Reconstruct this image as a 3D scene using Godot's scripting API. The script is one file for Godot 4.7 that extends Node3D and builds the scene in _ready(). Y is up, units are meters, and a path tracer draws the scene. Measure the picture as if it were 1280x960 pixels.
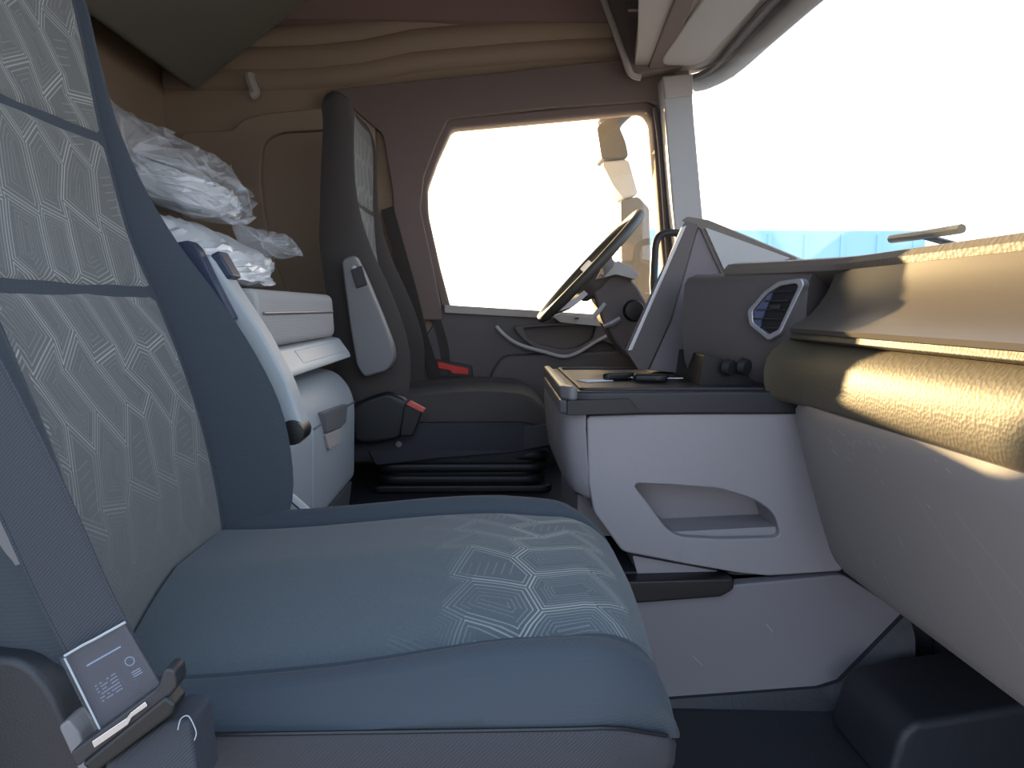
extends Node3D
# Interior of a lorry cab seen across the cab from the open passenger side. x = towards the windscreen, y = up, z = towards the passenger side.

var soup := PackedVector3Array()
var soup_uv := PackedVector2Array()
var rng := RandomNumberGenerator.new()
var M := {}
var used := {}

# ---------------------------------------------------------------- shape helpers
func begin() -> void:
	soup = PackedVector3Array()
	soup_uv = PackedVector2Array()

func tri(a: Vector3, b: Vector3, c: Vector3, ua := Vector2.ZERO, ub := Vector2.ZERO, uc := Vector2.ZERO) -> void:
	if (b - a).cross(c - a).length_squared() < 1e-16:
		return
	soup.append_array([a, b, c])
	soup_uv.append_array([ua, ub, uc])

func quad(a: Vector3, b: Vector3, c: Vector3, d: Vector3) -> void:
	tri(a, b, c)
	tri(a, c, d)

func numbered(called: String) -> String:
	if not used.has(called):
		used[called] = 0
		return called
	used[called] += 1
	return "%s_%03d" % [called, used[called]]

func mesh_now(angle := 38.0) -> ArrayMesh:
	var n := soup.size() / 3
	var fn := PackedVector3Array()
	fn.resize(n)
	var unit := PackedVector3Array()
	unit.resize(n)
	var at := {}
	for i in n:
		var c := (soup[i * 3 + 2] - soup[i * 3]).cross(soup[i * 3 + 1] - soup[i * 3])
		fn[i] = c
		unit[i] = c.normalized()
		for k in 3:
			var key := Vector3i((soup[i * 3 + k] * 20000.0).round())
			if not at.has(key):
				at[key] = []
			at[key].append(i)
	var lim := cos(deg_to_rad(angle))
	var normals := PackedVector3Array()
	normals.resize(n * 3)
	for i in n:
		for k in 3:
			var key := Vector3i((soup[i * 3 + k] * 20000.0).round())
			var s := Vector3.ZERO
			for j in at[key]:
				if unit[i].dot(unit[j]) > lim:
					s += fn[j]
			normals[i * 3 + k] = s.normalized()
	var arr := []
	arr.resize(Mesh.ARRAY_MAX)
	arr[Mesh.ARRAY_VERTEX] = soup
	arr[Mesh.ARRAY_NORMAL] = normals
	arr[Mesh.ARRAY_TEX_UV] = soup_uv
	var m := ArrayMesh.new()
	m.add_surface_from_arrays(Mesh.PRIMITIVE_TRIANGLES, arr)
	return m

func put(called: String, material: Material, parent: Node = self, angle := 38.0) -> MeshInstance3D:
	var o := MeshInstance3D.new()
	o.mesh = mesh_now(angle)
	o.material_override = material
	o.name = numbered(called) if parent == self else called
	parent.add_child(o, true)
	begin()
	return o

func thing(called: String, label: String, category: String, where := Vector3.ZERO, group := "") -> Node3D:
	var o := Node3D.new()
	o.name = numbered(called)
	o.position = where
	add_child(o)
	tag(o, label, category, group)
	return o

func tag(o: Node3D, label: String, category: String, group := "") -> Node3D:
	o.set_meta("label", label)
	o.set_meta("category", category)
	if group:
		o.set_meta("group", group)
	return o

func structure(o: Node3D, label: String, category: String) -> Node3D:
	o.set_meta("kind", "structure")
	return tag(o, label, category)

func fillet(poly: Array, r: float, seg := 5) -> Array:
	var out := []
	var n := poly.size()
	for i in n:
		var p: Vector2 = poly[i]
		var a: Vector2 = poly[(i + n - 1) % n] - p
		var b: Vector2 = poly[(i + 1) % n] - p
		var k := minf(r, minf(a.length(), b.length()) * 0.48)
		var p0 := p + a.normalized() * k
		var p1 := p + b.normalized() * k
		for j in seg + 1:
			var t := float(j) / seg
			out.append(p0.lerp(p, t).lerp(p.lerp(p1, t), t))
	return out

func smooth2(poly: Array, seg := 5) -> Array:
	var out := []
	var n := poly.size()
	for i in n:
		for j in seg:
			out.append((poly[i] as Vector2).cubic_interpolate(poly[(i + 1) % n], poly[(i + n - 1) % n], poly[(i + 2) % n], float(j) / seg))
	return out

func smooth3(path: Array, seg := 6) -> Array:
	var out := []
	var n := path.size()
	for i in n - 1:
		for j in seg:
			out.append((path[i] as Vector3).cubic_interpolate(path[i + 1], path[maxi(i - 1, 0)], path[mini(i + 2, n - 1)], float(j) / seg))
	out.append(path[n - 1])
	return out

func rrect(cx: float, cy: float, w: float, h: float, r: float, seg := 5) -> Array:
	return fillet([Vector2(cx - w / 2, cy - h / 2), Vector2(cx + w / 2, cy - h / 2), Vector2(cx + w / 2, cy + h / 2), Vector2(cx - w / 2, cy + h / 2)], r, seg)

func inset(poly: Array, d: float) -> Array:
	var out := []
	var n := poly.size()
	for i in n:
		var p: Vector2 = poly[i]
		var e1: Vector2 = (p - poly[(i + n - 1) % n]).normalized()
		var e2: Vector2 = (poly[(i + 1) % n] - p).normalized()
		var n1 := Vector2(-e1.y, e1.x)
		var n2 := Vector2(-e2.y, e2.x)
		out.append(p + (n1 + n2) / maxf(1.0 + n1.dot(n2), 0.4) * d)
	return out

func clean(poly: Array) -> Array:
	var out := []
	for p in poly:
		if out.is_empty() or (p as Vector2).distance_to(out[-1]) > 1e-4:
			out.append(p)
	if out.size() > 1 and (out[0] as Vector2).distance_to(out[-1]) < 1e-4:
		out.pop_back()
	return out

func face_tris(outer: Array, holes: Array) -> Array:
	var poly := outer.duplicate()
	for h in holes:
		var best := 1e9
		var bi := 0
		var bj := 0
		for i in poly.size():
			for j in h.size():
				var dd: float = (poly[i] as Vector2).distance_squared_to(h[j])
				if dd < best:
					best = dd
					bi = i
					bj = j
		var dirn: Vector2 = (h[bj] - poly[bi]).normalized()
		var eps := Vector2(-dirn.y, dirn.x) * 0.00012
		var merged := poly.slice(0, bi)
		merged.append(poly[bi] + eps)
		for j in h.size():
			merged.append(h[(bj + j) % h.size()] + (eps if j == 0 else Vector2.ZERO))
		merged.append(h[bj] - eps)
		merged.append(poly[bi] - eps)
		merged.append_array(poly.slice(bi + 1))
		poly = merged
	var idx := Geometry2D.triangulate_polygon(PackedVector2Array(poly))
	var out := []
	for i in idx:
		out.append(poly[i])
	return out

const XY := Transform3D.IDENTITY
const XZ := Transform3D(Vector3(1, 0, 0), Vector3(0, 0, 1), Vector3(0, 1, 0), Vector3.ZERO)   # outline (x, z), raised along y
const ZY := Transform3D(Vector3(0, 0, 1), Vector3(0, 1, 0), Vector3(1, 0, 0), Vector3.ZERO)   # outline (z, y), raised along x

func prism(poly_in: Array, z0: float, z1: float, bevel := 0.0, holes_in := [], xf := XY, steps := 3) -> void:
	var from := soup.size()
	var poly := clean(poly_in)
	if Geometry2D.is_polygon_clockwise(PackedVector2Array(poly)):
		poly.reverse()
	var holes := []
	for h in holes_in:
		var hh := clean(h)
		if not Geometry2D.is_polygon_clockwise(PackedVector2Array(hh)):
			hh.reverse()
		holes.append(hh)
	var t := []
	for go in 5:
		var ins := inset(poly, bevel)
		var hin := []
		for h in holes:
			hin.append(inset(h, bevel))
		t = face_tris(ins, hin)
		if t.size():
			break
		bevel = bevel * 0.55 if go < 3 else 0.0
	if bevel <= 0.0:
		steps = 0
	for loop in [poly] + holes:
		var rings := []
		for k in range(steps, -1, -1):
			var f := PI / 2 * k / maxi(steps, 1)
			rings.append([inset(loop, bevel * (1 - cos(f))), z0 + bevel * (1 - sin(f))])
		for k in steps + 1:
			var f := PI / 2 * k / maxi(steps, 1)
			rings.append([inset(loop, bevel * (1 - cos(f))), z1 - bevel * (1 - sin(f))])
		for r in rings.size() - 1:
			var a: Array = rings[r][0]
			var b: Array = rings[r + 1][0]
			for i in a.size():
				var j := (i + 1) % a.size()
				var pa := Vector3(a[i].x, a[i].y, rings[r][1])
				var pb := Vector3(a[j].x, a[j].y, rings[r][1])
				var pc := Vector3(b[j].x, b[j].y, rings[r + 1][1])
				var pd := Vector3(b[i].x, b[i].y, rings[r + 1][1])
				quad(pa, pd, pc, pb)
	if t.is_empty():
		print("triangulation failed ", poly.size(), " ", poly[0])
	for i in range(0, t.size() - 2, 3):
		var up: bool = (t[i + 1] - t[i]).cross(t[i + 2] - t[i]) > 0
		var p: Array = [t[i], t[i + 2], t[i + 1]] if up else [t[i], t[i + 1], t[i + 2]]
		tri(Vector3(p[0].x, p[0].y, z1), Vector3(p[1].x, p[1].y, z1), Vector3(p[2].x, p[2].y, z1))
		tri(Vector3(p[0].x, p[0].y, z0), Vector3(p[2].x, p[2].y, z0), Vector3(p[1].x, p[1].y, z0))
	if xf != XY:
		var flip := xf.basis.determinant() < 0
		for i in range(from, soup.size(), 3):
			var a := xf * soup[i]
			var b := xf * soup[i + 1]
			var c := xf * soup[i + 2]
			soup[i] = a
			soup[i + 1] = c if flip else b
			soup[i + 2] = b if flip else c

func box(c: Vector3, s: Vector3, r := 0.004, xf := XY) -> void:
	r = minf(r, minf(s.x, minf(s.y, s.z)) * 0.45)
	prism(rrect(0, 0, s.x, s.y, r, 3), -s.z / 2, s.z / 2, r * 0.6, [], xf * Transform3D(Basis.IDENTITY, c), 2)

func grid(rows: Array, wrap := false, caps := false, flip := false) -> void:
	var m := rows.size()
	var n: int = rows[0].size()
	for i in m - 1:
		for j in (n if wrap else n - 1):
			var k := (j + 1) % n
			var a: Vector3 = rows[i][j]
			var b: Vector3 = rows[i + 1][j]
			var c: Vector3 = rows[i + 1][k]
			var d: Vector3 = rows[i][k]
			var ua := Vector2(float(j) / (n - 1), float(i) / (m - 1))
			var ub := Vector2(float(j) / (n - 1), float(i + 1) / (m - 1))
			var uc := Vector2(float(j + 1) / (n - 1), float(i + 1) / (m - 1))
			var ud := Vector2(float(j + 1) / (n - 1), float(i) / (m - 1))
			if flip:
				tri(a, d, c, ua, ud, uc)
				tri(a, c, b, ua, uc, ub)
			else:
				tri(a, b, c, ua, ub, uc)
				tri(a, c, d, ua, uc, ud)
	if caps:
		for e in [0, m - 1]:
			var mid := Vector3.ZERO
			for p in rows[e]:
				mid += p
			mid /= n
			for j in n:
				var a: Vector3 = rows[e][j]
				var b: Vector3 = rows[e][(j + 1) % n]
				if (e == 0) != flip:
					tri(mid, a, b)
				else:
					tri(mid, b, a)

func tube(path: Array, r, sides := 10, squash := 1.0, closed := false) -> void:
	var n := path.size()
	var rows := []
	var t0: Vector3 = (path[1] - path[0]).normalized()
	var u := t0.cross(Vector3.UP if absf(t0.y) < 0.9 else Vector3.RIGHT).normalized()
	for i in n:
		var t: Vector3 = (path[mini(i + 1, n - 1)] - path[maxi(i - 1, 0)]).normalized()
		if closed:
			t = (path[(i + 1) % n] - path[(i + n - 1) % n]).normalized()
		u = (u - t * u.dot(t)).normalized()
		var v := t.cross(u)
		var rad: float = r[i] if r is Array else r
		var row := []
		for k in sides:
			var a := TAU * k / sides
			row.append(path[i] + (u * cos(a) + v * sin(a) * squash) * rad)
		rows.append(row)
	if closed:
		rows.append(rows[0])
	grid(rows, true, not closed)

func lathe(profile: Array, xf: Transform3D, sides := 20) -> void:   # profile (radius, height) about local y
	var rows := []
	for p in profile:
		var row := []
		for k in sides:
			var a := TAU * k / sides
			row.append(xf * Vector3(cos(a) * p.x, p.y, sin(a) * p.x))
		rows.append(row)
	grid(rows, true, true)

func strap(path: Array, wide: Vector3, width: float, thick := 0.0016) -> void:
	var rows := []
	var n := path.size()
	for i in n:
		var t: Vector3 = (path[mini(i + 1, n - 1)] - path[maxi(i - 1, 0)]).normalized()
		var w: Vector3 = (wide - t * wide.dot(t)).normalized() * width / 2
		var h := t.cross(w).normalized() * thick / 2
		rows.append([path[i] - w - h, path[i] + w - h, path[i] + w + h, path[i] - w + h])
	grid(rows, true, true)

func sstep(a: float, b: float, v: float) -> float:
	return smoothstep(a, b, v)

func lookup(table: Array, y: float) -> Array:   # rows [y, ...], smooth in between
	var n := table.size()
	if y <= table[0][0]:
		return table[0]
	for i in n - 1:
		if y <= table[i + 1][0]:
			var t: float = (y - table[i][0]) / (table[i + 1][0] - table[i][0])
			var out := [y]
			for k in range(1, table[i].size()):
				out.append(cubic_interpolate(table[i][k], table[i + 1][k], table[maxi(i - 1, 0)][k], table[mini(i + 2, n - 1)][k], t))
			return out
	return table[n - 1]

# ---------------------------------------------------------------- materials
func noise_tex(kind: int, freq: float, size := 256, oct := 3) -> NoiseTexture2D:
	var f := FastNoiseLite.new()
	f.noise_type = kind
	f.frequency = freq
	f.fractal_octaves = oct
	f.seed = 7
	var t := NoiseTexture2D.new()
	t.width = size
	t.height = size
	t.seamless = true
	t.noise = f
	return t

func mat(called: String, c: Color, rough := 0.6, relief: Texture2D = null, depth := 0.0, scale := 8.0) -> StandardMaterial3D:
	var m := StandardMaterial3D.new()
	m.resource_name = called
	m.albedo_color = c
	m.roughness = rough
	if relief:
		m.heightmap_enabled = true
		m.heightmap_texture = relief
		m.heightmap_scale = depth
		m.uv1_triplanar = true
		m.uv1_scale = Vector3.ONE * scale
	M[called] = m
	return m

func weave_image(n: int, twill: bool) -> ImageTexture:
	var im := Image.create(n, n, false, Image.FORMAT_RGBA8)
	for y in n:
		for x in n:
			var v: float
			if twill:
				v = 0.5 + 0.5 * sin(TAU * (x + y) / 8.0)
			else:
				v = 0.5 + 0.25 * sin(TAU * x / 8.0) * (1.0 if (y / 4) % 2 == 0 else -1.0) + 0.25 * sin(TAU * y / 4.0)
			im.set_pixel(x, y, Color(v, v, v))
	return ImageTexture.create_from_image(im)

func line(im: Image, a: Vector2, b: Vector2, half: float, c: Color, k: float) -> void:
	var lo := a.min(b) - Vector2.ONE * (half + 1)
	var hi := a.max(b) + Vector2.ONE * (half + 1)
	var d := b - a
	var l2 := maxf(d.length_squared(), 1e-6)
	for y in range(maxi(0, int(lo.y)), mini(im.get_height() - 1, int(hi.y)) + 1):
		for x in range(maxi(0, int(lo.x)), mini(im.get_width() - 1, int(hi.x)) + 1):
			var p := Vector2(x, y)
			var t := clampf((p - a).dot(d) / l2, 0, 1)
			var f := clampf(half + 0.5 - p.distance_to(a + d * t), 0, 1) * k
			if f > 0.0:
				im.set_pixel(x, y, im.get_pixel(x, y).lerp(c, f))

# woven print of nested angular cells; strength(v) says how much of the print there is at height v of the cloth
func print_image(w: int, h: int, base: Color, ink: Color, strength: Callable, seed_no: int, along: bool) -> ImageTexture:
	var im := Image.create(w, h, false, Image.FORMAT_RGBA8)
	im.fill(base)
	rng.seed = seed_no
	for y in h:
		for x in w:
			var j := rng.randf_range(-0.025, 0.025)
			im.set_pixel(x, y, Color(base.r + j, base.g + j, base.b + j))
	var cw := 112.0
	var ch := 196.0
	var corner := func(p: Vector2) -> Vector2:   # the same jitter for every cell that meets at this corner
		var r := RandomNumberGenerator.new()
		r.seed = (int(round(p.x)) * 9176 + int(round(p.y)) * 131 + seed_no * 7919) & 0x7fffffff
		return p + Vector2(r.randf_range(-0.15, 0.15) * cw + cw * (0.2 if posmod(int(round(p.y / (ch * 0.25))), 4) < 2 else -0.2) + 0.1 * (p.y - h * 0.5), r.randf_range(-0.13, 0.13) * ch)
	for i in range(-3, int(w / cw) + 4):
		for j in range(-1, int(h / ch / 0.75) + 2):
			var o := Vector2((i + 0.5 * (j & 1)) * cw, j * ch * 0.75)
			var cell := PackedVector2Array()
			for q in [Vector2(0, -0.5), Vector2(0.5, -0.25), Vector2(0.5, 0.25), Vector2(0, 0.5), Vector2(-0.5, 0.25), Vector2(-0.5, -0.25)]:
				cell.append(corner.call(o + Vector2(q.x * cw, q.y * ch)))
			var mid := Vector2.ZERO
			for q in cell:
				mid += q / 6.0
			var style := rng.randi() % 4
			var gap: float = [8.0, 10.0, 9.0, 7.0][style]
			for ring in 7:
				if style == 2 and ring > 1:
					break
				for lp in Geometry2D.offset_polygon(cell, -(4.0 + ring * gap), Geometry2D.JOIN_MITER):
					var skip := rng.randi() % lp.size() if ring > 1 else -1
					for q in lp.size():
						var a: Vector2 = lp[q]
						var b: Vector2 = lp[(q + 1) % lp.size()]
						var v := (a.x + b.x) / 2 / w if along else (a.y + b.y) / 2 / h
						var k: float = strength.call(v) * [1.0, 0.8, 0.5, 0.45, 0.42, 0.4, 0.4][ring] * rng.randf_range(0.6, 1.0)
						if k > 0.03 and q != skip:
							line(im, a, b, [1.6, 1.2, 0.9, 0.9, 0.9, 0.9, 0.9][ring], ink, k)
			if style == 2:
				for t in 6:
					var a := mid + Vector2(-22, -48 + t * 18)
					var b := a + Vector2(44, -10)
					if Geometry2D.is_point_in_polygon(a, cell) and Geometry2D.is_point_in_polygon(b, cell):
						line(im, a, b, 1.1, ink, strength.call(a.x / w if along else a.y / h) * 0.4)
	return ImageTexture.create_from_image(im)

func cloth_print(called: String, tex: Texture2D) -> StandardMaterial3D:
	var m := StandardMaterial3D.new()
	m.resource_name = called
	m.albedo_texture = tex
	m.roughness = 0.95
	m.rim_enabled = true
	m.rim = 0.25
	m.rim_tint = 0.5
	M[called] = m
	return m

func make_materials() -> void:
	var grain := noise_tex(FastNoiseLite.TYPE_CELLULAR, 0.06, 256, 1)
	var fine := noise_tex(FastNoiseLite.TYPE_SIMPLEX, 0.12, 256, 3)
	var weave := weave_image(64, false)
	var twill := weave_image(64, true)
	mat("bolster cloth", Color(0.235, 0.26, 0.288), 0.95, weave, 0.06, 14.0)
	M["bolster cloth"].rim_enabled = true
	M["bolster cloth"].rim = 0.3
	mat("twill cloth", Color(0.235, 0.235, 0.255), 0.95, twill, 0.05, 26.0)
	mat("driver cloth", Color(0.28, 0.26, 0.25), 0.95, weave, 0.06, 14.0)
	mat("belt web", Color(0.215, 0.23, 0.26), 0.8, twill, 0.05, 34.0)
	mat("dark plastic", Color(0.165, 0.165, 0.18), 0.5, fine, 0.02, 10.0)
	mat("black plastic", Color(0.09, 0.09, 0.1), 0.45, fine, 0.02, 10.0)
	mat("navy plastic", Color(0.2, 0.23, 0.31), 0.45, fine, 0.02, 10.0)
	mat("grey plastic", Color(0.5, 0.48, 0.5), 0.55, fine, 0.03, 9.0)
	mat("lit console plastic", Color(0.58, 0.56, 0.575), 0.5, fine, 0.03, 9.0)  # grey plastic made lighter: light on the console put into the colour
	mat("lit shelf plastic", Color(0.76, 0.77, 0.77), 0.4, fine, 0.02, 9.0)  # paler than the locker: light falling on the shelf put into the colour
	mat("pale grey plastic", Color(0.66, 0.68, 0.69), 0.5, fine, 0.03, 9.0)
	mat("arm plastic", Color(0.45, 0.445, 0.45), 0.4, fine, 0.02, 9.0)
	mat("dash plastic", Color(0.34, 0.315, 0.315), 0.5, fine, 0.04, 9.0)
	mat("stack plastic", Color(0.44, 0.41, 0.43), 0.5, fine, 0.03, 9.0)
	mat("dash leather", Color(0.37, 0.34, 0.28), 0.6, grain, 0.06, 11.0)
	mat("dash panel", Color(0.36, 0.335, 0.315), 0.34, fine, 0.01, 12.0)
	mat("dash top", Color(0.42, 0.39, 0.36), 0.6, grain, 0.08, 8.0)
	mat("side trim", Color(0.64, 0.56, 0.48), 0.75, fine, 0.05, 7.0)
	mat("header cloth", Color(0.48, 0.42, 0.4), 0.9, fine, 0.05, 12.0)  # lightened a little so the colour holds some of the lens glare
	mat("ceiling cloth", Color(0.55, 0.45, 0.43), 0.95, fine, 0.06, 10.0)
	mat("bunk cloth", Color(0.48, 0.47, 0.43), 0.95, fine, 0.06, 10.0)
	mat("pillar trim", Color(0.7, 0.7, 0.7), 0.6, fine, 0.03, 9.0)  # tone raised, partly to put the glare on the pillar into the colour
	mat("overhead trim", Color(0.7, 0.67, 0.65), 0.6, fine, 0.03, 9.0)
	mat("mattress cloth", Color(0.66, 0.65, 0.64), 0.95, weave, 0.06, 12.0)
	mat("rubber", Color(0.155, 0.16, 0.18), 0.55, grain, 0.04, 9.0)
	mat("bellows rubber", Color(0.08, 0.085, 0.09), 0.5)
	mat("chrome", Color(0.85, 0.85, 0.87), 0.2)
	M["chrome"].metallic = 1.0
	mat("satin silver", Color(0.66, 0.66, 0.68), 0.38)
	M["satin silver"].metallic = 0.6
	mat("vent face", Color(0.3, 0.33, 0.45), 0.4)
	mat("red plastic", Color(0.86, 0.1, 0.05), 0.4)
	mat("buckle red", Color(0.8, 0.35, 0.32), 0.4)
	mat("paper", Color(0.86, 0.89, 0.93), 0.8)
	mat("blue paint", Color(0.66, 0.86, 0.94), 0.5, fine, 0.02, 2.0)
	mat("concrete", Color(0.6, 0.58, 0.55), 0.9, fine, 0.3, 0.6)
	mat("mirror housing", Color(0.3, 0.29, 0.27), 0.5, fine, 0.02, 9.0)
	mat("white bag", Color(0.88, 0.89, 0.9), 0.35)
	M["white bag"].clearcoat_enabled = true
	M["white bag"].clearcoat = 0.6
	M["white bag"].clearcoat_roughness = 0.15
	var film := mat("clear film", Color(0.93, 0.95, 0.97, 0.22), 0.3)
	film.transparency = BaseMaterial3D.TRANSPARENCY_ALPHA
	film.metallic_specular = 0.9
	film.clearcoat_enabled = true
	film.clearcoat = 1.0
	film.clearcoat_roughness = 0.08
	var sleeve := mat("clear sleeve", Color(0.9, 0.93, 0.96, 0.02), 0.2)
	sleeve.metallic_specular = 0.2
	sleeve.transparency = BaseMaterial3D.TRANSPARENCY_ALPHA
	var glass := mat("window glass", Color(0.95, 0.98, 0.98, 0.04), 0.02)
	glass.transparency = BaseMaterial3D.TRANSPARENCY_ALPHA
	# printed seat cloth: the weave of the print thins out towards the lower back and the rear of the seat, dropping whole cells
	var back_tex := print_image(640, 1520, Color(0.4, 0.4, 0.39), Color(0.67, 0.68, 0.65), func(v: float): return clampf((v - 0.1) * 3.2, 0.0, 1.0) if v < 0.42 else 1.0, 3, false)
	cloth_print("printed back cloth", back_tex)
	var seat_tex := print_image(640, 1088, Color(0.31, 0.335, 0.35), Color(0.66, 0.67, 0.62), func(v: float): return clampf((v - 0.52) * 5.0, 0.0, 1.0) * clampf((0.97 - v) * 8.0, 0.0, 1.0), 11, false)
	cloth_print("printed seat cloth", seat_tex)

# ---------------------------------------------------------------- seats
# backrest rows: height, x of the seam beside the insert, how far the bolster stands proud of it, outer half width, half width of the insert, thickness
const BACK := [
	[0.46, -0.437, 0.02, 0.25, 0.19, 0.10], [0.53, -0.434, 0.06, 0.262, 0.19, 0.115], [0.60, -0.438, 0.092, 0.27, 0.19, 0.125], [0.68, -0.449, 0.104, 0.275, 0.19, 0.13],
	[0.77, -0.468, 0.106, 0.275, 0.19, 0.13], [0.86, -0.494, 0.092, 0.272, 0.19, 0.13], [0.95, -0.526, 0.07, 0.265, 0.19, 0.128], [1.04, -0.559, 0.042, 0.255, 0.188, 0.122],
	[1.13, -0.583, 0.018, 0.243, 0.196, 0.112], [1.22, -0.604, 0.006, 0.235, 0.202, 0.104], [1.32, -0.619, 0.0, 0.23, 0.203, 0.10], [1.40, -0.632, 0.0, 0.226, 0.20, 0.097],
	[1.44, -0.642, -0.002, 0.22, 0.175, 0.098], [1.47, -0.656, -0.004, 0.212, 0.165, 0.08], [1.49, -0.676, -0.004, 0.195, 0.15, 0.05], [1.50, -0.696, -0.002, 0.17, 0.13, 0.02]]

func make_backrest(root: Node3D, cloth: Material, insert: Material, door_b := 1.0, door_w := 0.0) -> Node3D:   # the door-side bolster may be worn flatter
	begin()
	var rows := []
	var steps := 44
	for i in steps + 1:
		var y: float = lerpf(0.46, 1.496, 1.0 - pow(1.0 - float(i) / steps, 1.25))
		var r := lookup(BACK, y)
		var xs: float = r[1]
		var b: float = r[2]
		var w: float = r[3]
		var hi: float = r[4]
		var th: float = r[5]
		var row := []
		for sgn in [1.0, -1.0]:
			if sgn > 0:
				b = r[2] * door_b
				w = r[3] + door_w
				hi = r[4] + door_w
			else:
				b = r[2]
				w = r[3]
				hi = r[4]
			var half := [Vector2(0, xs - 0.014), Vector2(hi * 0.6, xs - 0.010), Vector2(hi - 0.006, xs - 0.003), Vector2(hi, xs - 0.006), Vector2(hi + 0.007, xs + 0.004 + b * 0.2), Vector2(lerpf(hi, w, 0.32), xs + 0.004 + b * 0.75), Vector2(lerpf(hi, w, 0.55), xs + 0.005 + b), Vector2(lerpf(hi, w, 0.78), xs + b * 0.95), Vector2(w - 0.004, xs - 0.012 + b * 0.7), Vector2(w, xs - 0.03 + b * 0.3), Vector2(w - 0.002, xs - th * 0.6), Vector2(w - 0.02, xs - th * 0.93), Vector2(w * 0.6, xs - th), Vector2(0, xs - th - 0.006)]
			if sgn > 0:
				for k in half.size():
					row.append(Vector3(half[k].y, y, half[k].x))
			else:
				for k in range(half.size() - 2, 0, -1):
					row.append(Vector3(half[k].y, y, -half[k].x))
		rows.append(row)
	grid(rows, true, true)
	var back := put("backrest", cloth, root, 50.0)
	# three sewn insert panels, pillowed between their seams
	var cuts := [[0.475, 0.954], [0.956, 1.189], [1.191, 1.465]]
	for c in cuts:
		begin()
		var prow := []
		var n := 36
		for i in n + 1:
			var t := float(i) / n
			var y := lerpf(c[0], c[1], t)
			var r := lookup(BACK, y)
			var row := []
			for k in 17:
				var s := -1.0 + k / 8.0
				var z: float = s * (r[4] - 0.004 + (door_w if s > 0 else 0.0))
				var edge := minf(minf(t * (c[1] - c[0]), (1 - t) * (c[1] - c[0])), (1.0 - absf(s)) * 0.19)
				var lift := -0.003 + 0.008 * sstep(0.0, 0.012, edge)
				row.append(Vector3(r[1] - 0.014 + 0.011 * s * s * absf(s) + lift, y, z))
			prow.append(row)
		var m := soup.size()
		grid(prow)
		for i in range(m, soup.size()):
			soup_uv[i] = Vector2(soup[i].z / 0.4 + 0.5, (soup[i].y - 0.46) / 0.95)
		put("backrest_panel", insert, back, 60.0)
	return back

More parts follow.
